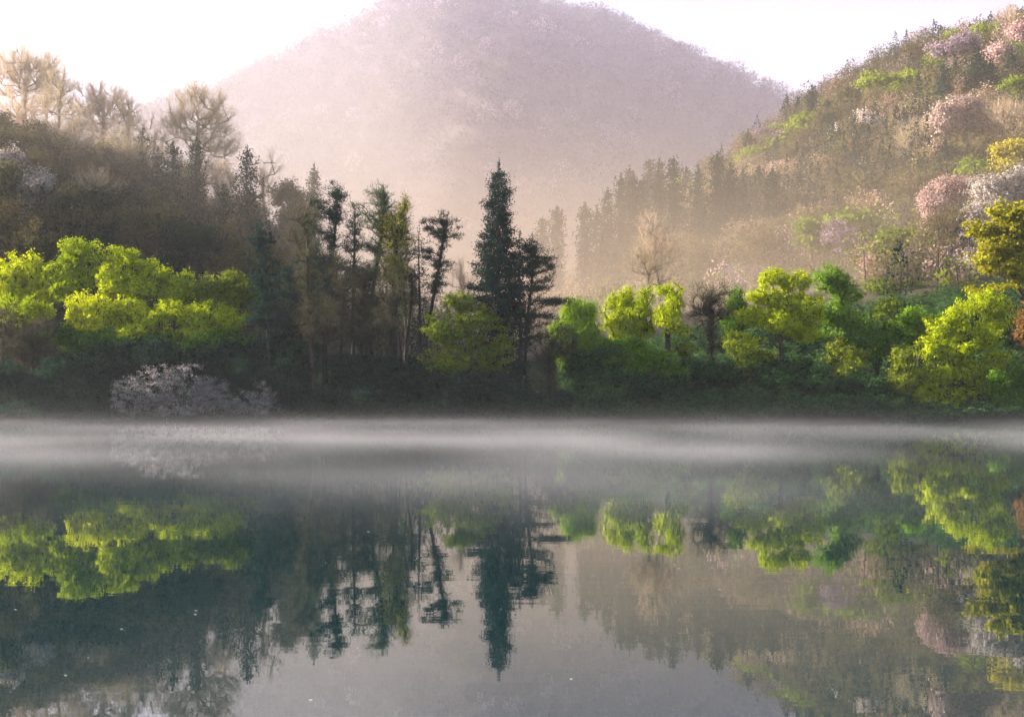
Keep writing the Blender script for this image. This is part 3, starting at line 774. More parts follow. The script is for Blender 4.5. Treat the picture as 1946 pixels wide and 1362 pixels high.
# ------------------------------------------------------------------ hill on the left
GH = "bare trees on the left hill"
P("bare_tree", "pale bare tree with wide twiggy crown at the top left corner", "tree", GH, 45, 232, [(40, 130, 45, 38), (75, 150, 38, 36), (15, 160, 36, 40), (60, 200, 50, 30)], "bare", 1.1)
P("bare_tree", "pale bare tree leaning right of the top left corner's wide one", "tree", GH, 105, 226, [(118, 165, 28, 34), (100, 210, 36, 34), (135, 210, 24, 28)], "bare", 1)
P("bare_tree", "pinkish bare tree with fine fan-shaped crown, second group from the left", "tree", GH, 190, 228, [(170, 200, 34, 36), (205, 200, 38, 38), (190, 250, 48, 40)], "bare", 1.1)
P("bare_tree", "pinkish bare tree with upright twigs beside the fan-shaped crown", "tree", GH, 240, 224, [(240, 215, 28, 34), (245, 260, 32, 40)], "bare", 1.1)
P("bare_tree", "big golden-budded tree with broom-like crown, tallest on the left hill's right side", "tree", GH, 372, 222,
  [(368, 190, 34, 30), (335, 225, 34, 30), (405, 215, 34, 36), (375, 250, 50, 40), (425, 270, 34, 45), (390, 320, 50, 45), (330, 260, 26, 30)], "baregold", 0.8)
P("bare_tree", "thin see-through bare tree on the right edge of the left hill", "tree", GH, 508, 218, [(508, 330, 26, 32), (500, 370, 30, 30)], "bare", .6)
P("bare_tree", "small bare tree between the pink fan crown and the broom-like golden one", "tree", GH, 290, 230, [(290, 250, 24, 30), (300, 290, 28, 30)], "bare", .8)
for lab, px, D, lb, st in [
    ("low pale bare tree filling beneath the top left corner's wide crown", 30, 222, [(20, 215, 40, 34), (60, 235, 40, 34)], "bare"),
    ("pinkish bare tree filling between the leaning one and the fan-shaped crown", 145, 220, [(140, 235, 34, 34), (150, 270, 40, 34)], "bare"),
    ("brownish budding tree below the upright-twigged pinkish tree", 235, 214, [(225, 290, 38, 34), (260, 300, 30, 34)], "baregold"),
    ("brownish budding tree at the left foot of the broom-like golden tree", 310, 214, [(310, 330, 34, 34), (300, 370, 36, 30)], "baregold"),
    ("yellowish budding tree at the right foot of the broom-like golden tree", 425, 212, [(425, 350, 30, 34), (440, 390, 34, 34)], "baregold"),
    ("faint bare tree on the skyline between wide crown and fan crown", 88, 236, [(85, 130, 26, 28), (90, 175, 34, 34)], "bare"),
    ("brownish budding tree under the leaning pale bare one", 95, 216, [(80, 290, 40, 30), (120, 280, 36, 34)], "baregold"),
]:
    P("bare_tree", lab, "tree", GH, px, D, lb, st, 1.1)
GBl = "blossoming trees on the left hill"
P("blossom_tree", "lavender-white blossoming tree at the left picture edge", "tree", GBl, 20, 200, [(12, 300, 28, 28), (30, 340, 34, 26), (70, 350, 28, 24), (20, 375, 34, 26), (60, 390, 26, 18)], "blossom", 1.1)
P("blossom_tree", "small pink blossoming tree low at the left edge under the lavender-white one", "tree", GBl, 40, 194, [(25, 425, 28, 18), (55, 415, 22, 16), (45, 445, 26, 14)], "mauve", 1)
GF = "conifers on the left hill"
for lab, px, top, D, prof, col in [
    ("dark conifer before the broom-like golden tree, left one of its pair", 329, 275, 206, [(275, 4), (300, 15), (350, 20), (420, 26), (500, 28)], "cedar"),
    ("dark conifer before the broom-like golden tree, right one of its pair", 373, 265, 208, [(265, 4), (290, 16), (340, 20), (420, 28), (500, 30)], "cedar"),
    ("broad dark conifer at the right shoulder of the broom-like golden tree", 470, 285, 204, [(285, 4), (310, 18), (360, 30), (420, 40), (480, 45)], "cedar"),
    ("small clumpy conifer at the left foot of the broom-like golden tree", 272, 248, 214, [(248, 6), (265, 14), (300, 16), (400, 24)], "cedar"),
    ("short conifer between the small clumpy one and the left of the pair", 300, 283, 210, [(283, 5), (305, 14), (360, 20), (450, 26)], "cedar"),
    ("mist-dimmed slim conifer standing behind the first tall pines", 597, 319, 236, [(319, 2), (345, 10), (390, 15), (480, 22)], "pine"),
    ("low dark conifer left of the broad one, half in mist", 425, 360, 202, [(360, 5), (390, 18), (440, 26), (500, 30)], "cedar"),
    ("dark conifer deep in the left wood above the brightest lime dome", 250, 350, 202, [(350, 6), (380, 20), (440, 26), (500, 30)], "cedar"),
]:
    conifer("conifer_tree", lab, "conifer", GF, px, D, top, prof, dz=.85, size=.42, per=22, gap=.05, sig=.46, nb=5, col=col)
GM = "hazy undergrowth trees on the left hill"
for lab, px, D, lb, st in [
    ("yellowish bushy tree halfway up the left hill", 172, 202, [(170, 345, 34, 22), (195, 365, 34, 20), (150, 370, 34, 20)], "baregold"),
    ("brown twiggy tree left of the yellowish bushy one", 105, 205, [(100, 330, 38, 38), (110, 375, 42, 34)], "haze"),
    ("flat-boughed olive tree over the lavender-white blossom", 50, 214, [(40, 262, 40, 18), (90, 275, 45, 18), (60, 290, 50, 15)], "hazegreen"),
    ("brown tree under the pink fan-crowned tree", 200, 212, [(190, 315, 44, 34), (235, 325, 34, 34)], "haze"),
    ("reddish-brown thicket tree above the peak of the bright row", 120, 192, [(100, 430, 45, 28), (160, 430, 45, 30), (130, 465, 60, 24)], "haze"),
    ("reddish-brown thicket tree above the left end of the bright row", 50, 188, [(40, 470, 45, 24), (90, 475, 40, 20)], "haze"),
    ("dark olive tree above the brightest lime dome", 265, 196, [(240, 430, 40, 32), (290, 440, 40, 34), (270, 475, 50, 24)], "hazegreen"),
    ("dark blue-green tree in mist above the ragged yellow-green tree", 345, 194, [(330, 450, 40, 34), (375, 455, 40, 34)], "deep"),
    ("tan-tipped tree in mist left of the ragged-topped pine", 440, 196, [(430, 440, 34, 22), (455, 470, 34, 24)], "haze"),
    ("brown-olive tree in the hollow behind the ragged-topped pine", 490, 194, [(475, 490, 34, 26), (520, 490, 34, 30)], "hazegreen"),
    ("pale mist-veiled tree behind the bare many-stemmed tree", 550, 226, [(545, 370, 30, 30), (560, 410, 34, 30)], "hazegreen"),
    ("pale mist-veiled bare tree between slim misty conifer and open-crowned pine", 580, 214, [(580, 400, 26, 40), (575, 460, 30, 36)], "haze"),
]:
    P("broadleaf_tree", lab, "tree", GM, px, D, lb, st, .9)
P("bare_tree", "pinkish bare tree standing in the valley mist left of the tallest conifer", "tree", "bare trees in the valley mist", 872, 215, [(870, 530, 24, 30), (885, 570, 26, 30)], "bare", .9)

# ------------------------------------------------------------------ conifers on the right hill
GC = "dark conifers in the misty row on the right slope"
K2 = dict(dz=.95, size=.62, per=20, gap=.0, sig=.55, nb=4.2)
def cone(hw, top, bot):
    h = bot - top
    hw = hw * 1.35
    return [(top, hw * .12), (top + h * .08, hw * .45), (top + h * .3, hw * .8), (top + h * .7, hw), (bot, hw)]
for lab, px, top, bot, hw, D in [
    ("small faint conifer at the left foot of the misty slope", 1031, 418, 480, 9, 300),
    ("separate pointed conifer, second from the left on the misty slope", 1059, 396, 480, 15, 296),
    ("clumpy slim conifer standing alone left of the massed row", 1112, 391, 480, 13, 280),
    ("short conifer just right of the clumpy slim one", 1134, 396, 480, 12, 286),
    ("first small spire at the left end of the massed conifer row", 1155, 365, 480, 13, 282),
    ("narrow spire second in the massed conifer row", 1180, 338, 470, 13, 284),
    ("round-shouldered conifer third in the massed row", 1205, 336, 470, 18, 280),
    ("blunt conifer joined to the round-shouldered one", 1223, 342, 470, 14, 286),
    ("pale spire half lost in mist behind the blunt conifer", 1196, 322, 420, 10, 340),
    ("faint left twin spire behind the row", 1234, 308, 420, 10, 350),
    ("faint right twin spire behind the row", 1253, 306, 420, 11, 345),
    ("mid-height conifer under the faint twin spires", 1251, 328, 460, 14, 288),
    ("tall broad conifer at the middle of the massed row", 1280, 305, 470, 22, 278),
    ("faint conifer peeping behind the tall broad one's right side", 1305, 322, 420, 12, 335),
    ("open clumpy conifer right of the tall broad one", 1327, 320, 460, 15, 280),
    ("tallest pointed conifer of the massed row, with gaps in its crown", 1363, 297, 460, 18, 276),
    ("conifer leaning on the tallest pointed one's right side", 1388, 315, 460, 18, 280),
    ("dim conifer right of the tallest pointed pair", 1412, 326, 450, 16, 292),
    ("dim round-topped conifer left of the lone steep spire", 1442, 320, 450, 17, 294),
    ("lone steep spire at the right end of the massed row", 1468, 322, 450, 18, 272),
    ("neat cone-shaped conifer on the pale shoulder above the massed row", 1422, 250, 300, 13, 372),
    ("small open-branched conifer right of the neat cone-shaped one", 1478, 264, 310, 14, 362),
    ("dark conifer on the skyline dip, under the ridge's left end", 1543, 168, 240, 13, 400),
    ("small dark conifer right of the skyline dip conifer", 1573, 192, 250, 10, 385),
    ("clumpy dark conifer left of the white-pink blossom patch", 1584, 214, 300, 15, 362),
    ("dim blurred conifer above the white-pink blossom patch", 1632, 168, 250, 16, 398),
    ("sharply pointed conifer touching the white-pink blossom patch", 1691, 178, 270, 16, 352),
    ("slim dark conifer above the large pink tree, left of two", 1794, 125, 215, 17, 330),
    ("small round-topped conifer behind the slim dark one", 1817, 118, 200, 11, 345),
    ("big dark conifer high on the right slope", 1860, 94, 190, 26, 328),
    ("dark conifer attached to the big high one's right side", 1882, 118, 190, 18, 330),
    ("dark rounded conifer at the upper right picture edge", 1924, 97, 160, 18, 335),
    ("sunlit-edged dark conifer below the large pink tree", 1797, 270, 390, 26, 262),
    ("narrow dark conifer left of the sunlit-edged one", 1757, 292, 400, 20, 268),
    ("dim conifer in the shade left of the narrow dark one", 1722, 278, 380, 18, 290),
    ("dim conifer in the dusky middle of the right slope", 1650, 300, 400, 20, 300),
    ("dim low conifer right of the lone steep spire", 1520, 330, 430, 20, 290),
    ("dim broad conifer between steep spire and dusky middle", 1585, 320, 430, 22, 294),
    ("dusky conifer just above the mauve blossom tree", 1680, 335, 420, 20, 268),
]:
    conifer("conifer_tree", lab, "conifer", GC, px, D, top, cone(hw, top, bot), col="cedar", **K2)

# ------------------------------------------------------------------ blossom and broadleaf trees on the right hill
GX = "coloured trees on the right slope"
for lab, px, D, lb, st, dn in [
    ("mauve blossoming tree above the round-topped green tree, in mist", 1598, 232, [(1590, 440, 26, 20), (1615, 450, 24, 16)], "mauve", 1.3),
    ("lime-leaved tree with flat layered boughs above the right shore", 1700, 214, [(1700, 455, 36, 10), (1680, 470, 40, 9), (1715, 485, 36, 9), (1665, 495, 34, 7), (1700, 440, 26, 8)], "hazelime", 1.8),
    ("brown-pink tree below the layered lime one, leaning right", 1735, 206, [(1740, 490, 26, 24), (1755, 515, 30, 20)], "mauve", 1.1),
    ("pale pink small tree under the layered lime one", 1672, 206, [(1660, 495, 22, 12), (1670, 520, 26, 14)], "pink", .8),
    ("olive shrub-like tree beneath the pale pink small one", 1690, 196, [(1680, 545, 40, 22), (1730, 550, 36, 22)], "hazelime", .8),
    ("pinkish-tan tree with arched crown left of the big white blossom", 1800, 218, [(1790, 375, 34, 28), (1820, 355, 36, 20), (1775, 405, 22, 24)], "pink", 1.2),
    ("tan twiggy tree beneath the arched pinkish-tan one", 1820, 210, [(1810, 430, 42, 28), (1780, 450, 34, 24), (1840, 470, 40, 28)], "haze", 1.3),
    ("large white-pink cherry in full blossom at the right edge", 1905, 212, [(1925, 345, 44, 30), (1880, 368, 40, 30), (1930, 390, 40, 34), (1868, 410, 34, 28), (1862, 445, 28, 24), (1900, 420, 40, 30)], "blossom", 1.8),
    ("thin whitish blossoming tree low under the golden sweeping boughs", 1850, 196, [(1845, 495, 30, 8), (1875, 492, 30, 7)], "blossom", .9),
    ("bright yellow round tree at the right edge above the large cherry", 1925, 240, [(1915, 290, 34, 20), (1945, 280, 30, 18), (1920, 310, 34, 16)], "yellow", 1.3),
    ("large dusty-pink tree with long bare limbs, below the high dark conifer", 1845, 285, [(1800, 210, 26, 20), (1835, 205, 36, 22), (1860, 225, 30, 26), (1790, 240, 26, 24)], "pink", 1.2),
    ("pale yellow-tan rounded tree left under the dusty-pink tree", 1755, 288, [(1740, 260, 34, 22), (1765, 250, 28, 18), (1725, 285, 30, 22)], "baregold", 1.0),
    ("tan bare tree at the right of the dusty-pink tree", 1905, 280, [(1900, 215, 30, 26), (1930, 230, 28, 28)], "baregold", .9),
    ("white-pink blossom patch of a tree in the middle of the right slope", 1655, 345, [(1655, 230, 20, 18), (1648, 248, 20, 14)], "blossom", 1.7),
    ("small pale blossoming tree beside the clumpy dark conifer", 1610, 350, [(1608, 245, 14, 9)], "blossom", 1.2),
    ("lilac-white blossoming tree on the shoulder right of the neat cone-shaped conifer", 1455, 378, [(1450, 255, 22, 9)], "mauve", 1.4),
    ("small orange-pink tree left of the dim conifers, mid slope", 1490, 335, [(1480, 318, 16, 10)], "pink", 1.2),
    ("fresh lime patch of a tree right of the sharply pointed conifer", 1735, 345, [(1735, 212, 18, 14), (1715, 230, 18, 14)], "hazelime", 1.3),
    ("wide rounded olive-green tree under the skyline of the right ridge", 1700, 385, [(1680, 165, 40, 22), (1720, 155, 36, 18), (1700, 185, 50, 16)], "hazelime", 1.2),
    ("lone bare tree standing up on the skyline at the upper right", 1912, 400, [(1912, 40, 18, 20), (1912, 70, 22, 20)], "bare", .8),
    ("pink-tinged bare tree in the top right corner", 1945, 390, [(1940, 50, 20, 26), (1945, 95, 26, 26)], "pink", .9),
    ("white-pink tree right of the high dark conifer", 1915, 375, [(1905, 100, 26, 22), (1935, 130, 26, 18)], "pink", 1.2),
    ("pinkish tree on the upper slope left of the high dark conifer", 1810, 400, [(1800, 90, 34, 16), (1835, 80, 30, 14)], "mauve", 1.2),
    ("layered lime tree at the right edge above the bright yellow one", 1935, 300, [(1935, 160, 30, 8), (1945, 150, 26, 7)], "hazelime", 1.3),
    ("amber-tinted tall bare tree glowing in the valley mist", 1250, 212, [(1240, 440, 26, 30), (1265, 480, 28, 40), (1235, 490, 28, 34)], "baregold", .7),
    ("pale feathery tree in the mist behind the bright yellow trees", 1225, 200, [(1220, 500, 34, 40), (1250, 520, 32, 36)], "bare", .7),
    ("dim olive tree with sweeping boughs left of the mauve blossom", 1540, 236, [(1535, 430, 34, 14), (1545, 455, 34, 12)], "hazelime", .9),
]:
    P("blossom_tree" if st in ("mauve", "pink", "blossom") else "broadleaf_tree", lab, "tree", GX, px, D, lb, st, dn)

P("pine_tree", "fourth dark pine, broad-shouldered, behind the bare many-stemmed tree", "pine", GP, 590, 166,
  [(590, 430, 20, 22), (585, 475, 30, 24), (592, 525, 34, 26), (590, 575, 36, 26)], "pinelight", 1.1)
P("pine_tree", "low thick-crowned dark pine at the foot of the pale-tipped pine", "pine", GP, 690, 161,
  [(690, 535, 34, 24), (700, 580, 40, 26), (680, 625, 40, 24)], "pine", 1.0)
P("pine_tree", "narrow pine filling the gap right of the golden-leaved thin tree", "pine", GP, 765, 166,
  [(768, 470, 20, 26), (765, 520, 26, 26), (770, 570, 28, 26)], "pinelight", .9)

# ------------------------------------------------------------------ bare trees spread over the right and left slopes: copies of a few
protos = []
for st, hp in (("haze", 9.5), ("bare", 10.5), ("hazegreen", 8.5), ("baregold", 10.0)):
    k = 300 / F
    protos.append((st, hp))
rs = np.random.default_rng(77)
def proto_tree(st, hp, px, D, rng):
    """a tree hp metres tall standing on the slope"""
    bx = (px - CX) / F * D
    gz = float(ground_z(bx, D)[0])
    py = HY - (gz - CAMZ) * F / D
    h = hp * F / D
    lb = [(px - .12 * h, py - .72 * h, .26 * h, .26 * h), (px + .16 * h, py - .66 * h, .26 * h, .26 * h), (px, py - .5 * h, .38 * h, .3 * h)]
    return lb
GROUPS = {"R": ("brownish twiggy tree, one of many alike on the misty right slope", "brown trees covering the right slope"),
          "L": ("dim twiggy tree, one of many alike on the shaded left hill", "dim trees covering the left hill")}
src = {}
placed = []
def scatter(zone, n, xr, Dr, hr, sep, styles):
    tries = 0; cnt = 0
    while cnt < n and tries < n * 40:
        tries += 1
        px = rs.uniform(*xr); D = rs.uniform(*Dr)
        bx = (px - CX) / F * D
        if any((bx - a) ** 2 + (D - b_) ** 2 < sep ** 2 for a, b_ in placed): continue
        st = styles[int(rs.integers(len(styles)))]
        gz = float(ground_z(bx, D)[0])
        row = HY - (gz - CAMZ) * F / D
        band = int(np.digitize(row, [260, 400] if zone == "R" else [380, 470]))
        lab = LOOK[st] + " on the " + ("upper", "middle", "lower")[band] + (" misty right slope" if zone == "R" else " shaded left hill")
        grp = LOOKG[st] + " on the " + ("upper ", "middle ", "lower ")[band] + ("right slope" if zone == "R" else "left hill")
        if zone == "R" and gz < 20: continue
        placed.append((bx, D)); cnt += 1
        h = rs.uniform(*hr)
        v = int(rs.integers(2))
        if (zone, st, v) not in src:
            e = P("woodland_tree", lab, "tree", grp, px, D, proto_tree(st, 9.5, px, D, rs), st, .8)
            src[(zone, st, v)] = (e, 9.0)
        else:
            e, top = src[(zone, st, v)]
            sc = h / 9.5
            r = e.copy(); COL.objects.link(r)
            r.location = (bx, D, gz - .15); r.rotation_euler = (0, 0, rs.uniform(0, 6.28)); r.scale = (sc * rs.uniform(.9, 1.2),) * 2 + (sc,)
            r["label"] = lab; r["group"] = grp
            for ch in e.children:
                c = ch.copy(); COL.objects.link(c); c.parent = r
LOOK = {"haze": "brown twiggy tree with a haze of olive buds", "hazegreen": "rounded olive tree just coming into leaf", "dusk": "tan bare tree with swelling buds",
        "bare": "pale sandy bare tree with fine twigs", "hazelime": "yellow-green young-leaved tree", "deep": "dark evergreen rounded tree"}
LOOKG = {"haze": "brown twiggy trees", "hazegreen": "olive trees", "dusk": "tan bare trees", "bare": "pale bare trees", "hazelime": "yellow-green trees", "deep": "dark rounded trees"}
scatter("R", 150, (1250, 1990), (235, 430), (7, 10.5), 5.5, ["haze", "dusk", "hazegreen", "dusk", "haze", "hazelime"])
scatter("L", 60, (-40, 560), (185, 245), (7, 10), 5.0, ["haze", "hazegreen", "haze", "deep"])

# ------------------------------------------------------------------ the woods nobody could count
def wood(name, label, XY, zf, H, wid, cols, per, size, seed, mat=LEAF, trunkd=.1, grain=.35):
    rng = np.random.default_rng(seed)
    n = len(XY)
    z = zf(XY[:, 0], XY[:, 1])
    h = H * rng.uniform(.65, 1.25, n); w = wid * rng.uniform(.7, 1.25, n)
    pw = np.array([c[1] for c in cols]); kind = rng.choice(len(cols), n, p=pw / pw.sum())
    cA = np.array([C[c[0]][0] for c in cols]); cB = np.array([C[c[0]][1] for c in cols])
    m_ = per
    d = unit(rng.normal(size=(n, m_, 3)))
    r = rng.uniform(.45, 1, (n, m_, 1)) ** .6
    off = d * r
    off[..., 2] = off[..., 2] * .5 + .52
    lob = 1 + .28 * np.sin(d[..., 0] * 5 + kind[:, None]) * np.cos(d[..., 2] * 4 + w[:, None])
    con = np.array([c[0] in ("cedar", "pine") for c in cols])[kind]
    taper = np.where(con[:, None], np.clip(1.15 - off[..., 2], .05, 1) * .8, 1.0)
    X = XY[:, None, 0] + off[..., 0] * w[:, None] * lob * taper
    Y = XY[:, None, 1] + off[..., 1] * w[:, None] * lob * taper
    Z = z[:, None] + off[..., 2] * (h * np.where(con, 1.3, 1))[:, None]
    Pp = np.stack([X, Y, Z], -1).reshape(-1, 3)
    V, Fq = rhombs(Pp, size, rng, .6, .3)
    tt = (rng.uniform(0, 1 - grain, n)[:, None] + rng.uniform(0, grain, (n, m_))).ravel()
    kk = np.repeat(kind, m_)
    col = cA[kk] * (1 - tt[:, None]) + cB[kk] * tt[:, None]
    A = np.stack([XY[:, 0], XY[:, 1], z - .5], 1); B = A + np.stack([rng.normal(size=n) * .4, rng.normal(size=n) * .4, h * .8], 1)
    tv, tf = tubes(A, B, np.full(n, trunkd * 1.5), np.full(n, trunkd * .5), 4)
    tcol = np.tile([[0.09, .075, .06]], (len(tf), 1))
    # twigs standing up out of the crowns
    q = 8
    P0 = np.repeat(A + (B - A) * .45, q, 0)
    D0 = unit(rng.normal(size=(n * q, 3)) * [1, 1, .5] + [0, 0, 1.0])
    bv, bf = blades(P0, D0, H * .55, trunkd * 1.3, rng)
    bc = np.repeat(.5 * (cA + cB)[kind] * .35 + .65 * np.array([.16, .125, .10]), q, 0)
    o = link(name, make_mesh(name, [(V, Fq, col), (tv, tf, tcol), (bv, bf, bc)], mat))
    return tag(o, label, None, None, "stuff")

def jitter_grid(x0, x1, y0, y1, s, rng):
    X, Y = np.meshgrid(np.arange(x0, x1, s), np.arange(y0, y1, s))
    Q = np.stack([X.ravel(), Y.ravel()], 1)
    return Q + rng.uniform(-.48, .48, Q.shape) * s

rj = np.random.default_rng(9)
Q = jitter_grid(-60, 330, 188, 560, 5.2, rj)
pxq = CX + Q[:, 0] / Q[:, 1] * F
zq = ground_z(Q[:, 0], Q[:, 1])
k = (pxq > 960) & (pxq < 2150) & ((zq > 12) | (Q[:, 1] > 250)) & ((Q[:, 1] > 232) | (pxq > 1640))
wood("hillside_wood", "brown and olive spring woodland covering the right slope", Q[k], ground_z, 7.0, 3.3,
     [("bronze", .28), ("olive", .26), ("tan", .05), ("brush", .20), ("limedull", .05), ("mauve", .07), ("pink", .03), ("cedar", .08)], 200, .52, 1)
Q = jitter_grid(10, 110, 268, 330, 4.6, rj)
pxq = CX + Q[:, 0] / Q[:, 1] * F
k = (pxq > 1140) & (pxq < 1500) & (Q[:, 1] < 305) | (pxq >= 1500) & (pxq < 1770)  # second part: dark trees put on the mid slope to stand for its shade
wood("conifer_wood", "dense dark conifers filling the misty row and darkening the mid slope in place of shade", Q[k], ground_z, 10.5, 2.7, [("cedar", .8), ("brush", .2)], 170, .55, 21)
Q = jitter_grid(-150, 10, 182, 330, 5.0, rj)
pxq = CX + Q[:, 0] / Q[:, 1] * F
k = (pxq > -250) & (pxq < 900)
wood("hillside_wood", "dim brown and dark green woodland on the left hill", Q[k], ground_z, 6.5, 3.2,
     [("brush", .14), ("olive", .24), ("deep", .2), ("cedar", .14), ("bronze", .28)], 150, .55, 2)
Q = jitter_grid(-330, -80, 150, 330, 6.0, rj)
wood("hillside_wood", "wood on the hill running out of the picture on the left", Q[(CX + Q[:, 0] / Q[:, 1] * F) < -200], ground_z, 8, 3.6, [("brush", .5), ("deep", .5)], 60, .9, 3)  # unseen trees on the extended left hill, put there to shade the shore
Q = jitter_grid(-420, 420, 575, 960, 7.5, rj)
k = np.abs(Q[:, 0]) < Q[:, 1] * .42
wood("mountain_wood", "mauve-brown leafless woodland with pale blossom covering the mountain", Q[k], mtn_z, 9.5, 5.8,
     [("mtnbrown", .34), ("grey", .30), ("olive", .10), ("mauve", .08), ("mtndark", .16)], 150, 1.25, 4, trunkd=.14, grain=.12)

# undergrowth on the banks
def cover(name, label, xr, yr, n, col, size, seed, hump=1.0, bl=False):
    rng = np.random.default_rng(seed)
    y = rng.uniform(*yr, n); px = rng.uniform(*xr, n); x = (px - CX) / F * y
    z = ground_z(x, y)
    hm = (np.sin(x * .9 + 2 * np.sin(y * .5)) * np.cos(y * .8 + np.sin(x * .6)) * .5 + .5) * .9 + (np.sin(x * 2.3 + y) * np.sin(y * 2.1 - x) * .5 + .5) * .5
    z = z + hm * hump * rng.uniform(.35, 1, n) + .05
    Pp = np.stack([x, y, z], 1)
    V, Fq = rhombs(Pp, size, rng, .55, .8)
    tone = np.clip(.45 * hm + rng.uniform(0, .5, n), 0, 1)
    ch = [(V, Fq, mixcol(*C[col], tone))]
    if bl:   # arching fronds
        m_ = n // 9
        i = rng.integers(0, n, m_)
        an = rng.uniform(0, 6.28, m_)
        d = np.stack([np.cos(an), np.sin(an), rng.uniform(.3, 1, m_)], 1)
        V2, F2 = blades(Pp[i], unit(d), 1.1, .10, rng)
        V3, F3 = blades(Pp[i] + unit(d) * .9, unit(d * [1, 1, -.2]), .9, .10, rng)
        ch += [(V2, F2, mixcol(*C[col], rng.uniform(.4, 1.2, m_))), (V3, F3, mixcol(*C[col], rng.uniform(.4, 1.2, m_)))]
    return tag(link(name, make_mesh(name, ch, LEAF)), label, None, None, "stuff")
C["vine"] = ((0.024, 0.062, 0.022), (0.10, 0.19, 0.065))
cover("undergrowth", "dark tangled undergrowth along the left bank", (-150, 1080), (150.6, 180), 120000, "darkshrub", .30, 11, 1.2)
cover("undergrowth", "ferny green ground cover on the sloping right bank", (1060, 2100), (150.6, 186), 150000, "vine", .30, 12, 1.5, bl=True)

# small fallen petals floating on the still water
rp = np.random.default_rng(3)
for px, py in [(372, 1160), (371, 1167), (30, 1158), (125, 1283), (231, 1195), (168, 1250), (1368, 1120), (590, 1330), (1290, 1080), (700, 1010), (1085, 1290), (208, 985)]:
    D = CAMZ * F / (py - HY)
    s = .007 * D / 9 + .005
    a = np.linspace(0, 6.28, 9)[:-1]
    rr_ = s * (1 + .25 * np.cos(a * 2 + rp.uniform(0, 6)))
    top = np.stack([np.cos(a) * rr_, np.sin(a) * rr_ * .7, .003 + .002 * np.cos(a * 2)], 1)
    v = np.concatenate([top, top * [1, 1, 0] + [0, 0, .001]])
    fs = [(np.concatenate([v, [[0, 0, .0045]]]), np.array([[i, (i + 1) % 8, 16] for i in range(8)]), np.array([[.6, .58, .52]]))]
    o = link("floating_petal", make_mesh("floating_petal", fs, LEAF))
    o.location = ((px - CX) / F * D, D, .001)
    tag(o, "tiny pale petal floating on the dark still water", "petal", "petals floating on the lake")

# ------------------------------------------------------------------ air: even haze round everything, mist in the valley, vapour on the lake
def box(name, x0, x1, y0, y1, z0, z1, mat, label):
    v = np.array([(x, y, z) for z in (z0, z1) for y in (y0, y1) for x in (x0, x1)], float)
    f = np.array([[0, 2, 3, 1], [4, 5, 7, 6], [0, 1, 5, 4], [1, 3, 7, 5], [3, 2, 6, 7], [2, 0, 4, 6]])
    o = link(name, make_mesh(name, [(v, f, None)], mat))
    return tag(o, label, None, None, "stuff")

m, t = new_mat("haze")
pv = N(t, "ShaderNodeVolumePrincipled"); pv.inputs["Color"].default_value = (0.86, 0.88, 0.97, 1)
pv.inputs["Density"].default_value = HAZE_D
pv.inputs["Anisotropy"].default_value = 0.2
t.links.new(pv.outputs[0], N(t, "ShaderNodeOutputMaterial").inputs["Volume"])
box("haze", -700, 700, -100, 1400, -2.6, 310, m, "pale morning haze filling the whole valley")

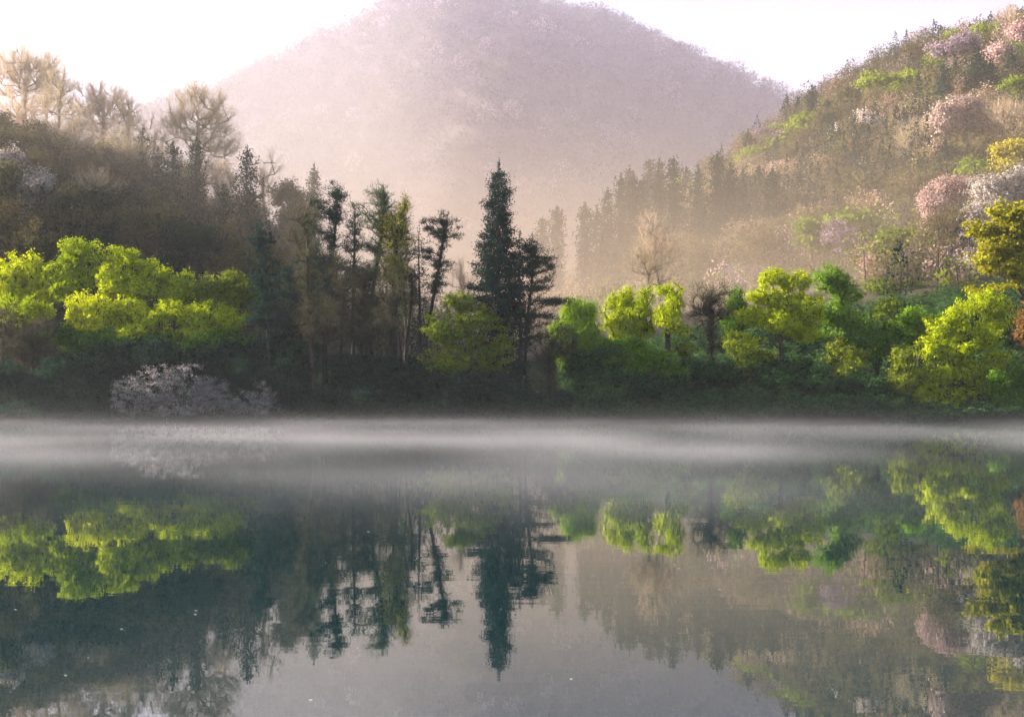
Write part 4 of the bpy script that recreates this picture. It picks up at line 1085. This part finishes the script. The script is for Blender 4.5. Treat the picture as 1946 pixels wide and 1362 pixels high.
def mist_mat(name, color, terms, noise, nscale, step, aniso=0.3, fade=None):
    """density = sum(a*exp(-z/h)) * noise ramp, z in world metres; fade: list of (axis, from, to)"""
    m, t = new_mat(name); l = t.links.new
    ge = N(t, "ShaderNodeTexCoord"); sx = N(t, "ShaderNodeSeparateXYZ"); l(ge.outputs["Object"], sx.inputs[0])
    tot = None
    for a, h in terms:
        mz = N(t, "ShaderNodeMath", operation="MULTIPLY"); mz.inputs[1].default_value = -1 / h; l(sx.outputs[2], mz.inputs[0])
        ex = N(t, "ShaderNodeMath", operation="EXPONENT"); l(mz.outputs[0], ex.inputs[0])
        ma = N(t, "ShaderNodeMath", operation="MULTIPLY"); ma.inputs[1].default_value = a; l(ex.outputs[0], ma.inputs[0])
        if tot is None: tot = ma
        else:
            ad = N(t, "ShaderNodeMath", operation="ADD"); l(tot.outputs[0], ad.inputs[0]); l(ma.outputs[0], ad.inputs[1]); tot = ad
    mpn = N(t, "ShaderNodeMapping"); mpn.inputs["Scale"].default_value = nscale; l(ge.outputs["Object"], mpn.inputs[0])
    nz = N(t, "ShaderNodeTexNoise"); nz.inputs["Scale"].default_value = 1; nz.inputs["Detail"].default_value = 2.5; l(mpn.outputs[0], nz.inputs["Vector"])
    mr = N(t, "ShaderNodeMapRange"); mr.inputs[1].default_value = noise[0]; mr.inputs[2].default_value = noise[1]
    mr.inputs[3].default_value = noise[2]; mr.inputs[4].default_value = noise[3]; l(nz.outputs["Fac"], mr.inputs[0])
    mm = N(t, "ShaderNodeMath", operation="MULTIPLY"); l(tot.outputs[0], mm.inputs[0]); l(mr.outputs[0], mm.inputs[1]); tot = mm
    for ax, a, b_, lo_, hi_ in [(*q, 0, 1)[:5] if len(q) == 3 else q for q in (fade or [])]:
        fr = N(t, "ShaderNodeMapRange", interpolation_type="SMOOTHSTEP"); fr.inputs[1].default_value = a; fr.inputs[2].default_value = b_; fr.inputs[3].default_value = lo_; fr.inputs[4].default_value = hi_
        l(sx.outputs[ax], fr.inputs[0])
        mm = N(t, "ShaderNodeMath", operation="MULTIPLY"); l(tot.outputs[0], mm.inputs[0]); l(fr.outputs[0], mm.inputs[1]); tot = mm
    pv = N(t, "ShaderNodeVolumePrincipled"); pv.inputs["Color"].default_value = (*color, 1)
    pv.inputs["Anisotropy"].default_value = aniso
    l(tot.outputs[0], pv.inputs["Density"])
    l(pv.outputs[0], N(t, "ShaderNodeOutputMaterial").inputs["Volume"])
    m.cycles.volume_step_rate = step
    return m
m, t = new_mat("distant_mist")
pv = N(t, "ShaderNodeVolumePrincipled"); pv.inputs["Color"].default_value = (0.85, 0.76, 0.97, 1)
pv.inputs["Density"].default_value = 0.0009
pv.inputs["Anisotropy"].default_value = 0.25
t.links.new(pv.outputs[0], N(t, "ShaderNodeOutputMaterial").inputs["Volume"])
box("distant_mist", -690, 690, 480, 1380, -1, 300, m, "lavender morning air veiling the far mountain")
box("valley_mist", -260, 300, 176, 800, -1, 180,
    mist_mat("valley_mist", (0.99, 0.80, 0.62), [(.043, 11.5), (.0004, 55)], (.3, .7, .4, 1.5), (.006, .006, .015), .5, .35,
             fade=[(1, 176, 215), (2, 180, 130), (0, -90, -10, .4, 1)]), "thin sunlit mist lying in the valley behind the shore trees")
box("lake_mist", -110, 110, 18, 168, .01, 5.5,
    mist_mat("lake_mist", (0.92, 0.87, 0.90), [(.012, .38), (.00018, 1.5)], (.46, .62, .05, 3.2), (.04, .05, .2), .6, .2,
             fade=[(2, 5.5, 3.0), (1, 18, 42), (1, 168, 158), (1, 55, 130, 1.0, .17)]), "thin white vapour drifting low over the lake")
box("ridge_mist", -230, -2, 178, 430, -1, 150,
    mist_mat("ridge_mist", (0.99, 0.88, 0.83), [(.0035, 55)], (.3, .7, .4, 1.5), (.012, .012, .02), .6, .35,
             fade=[(0, -4, -36), (1, 178, 214), (2, 150, 110), (0, -230, -170)]), "pale warm mist hanging over the left hill")
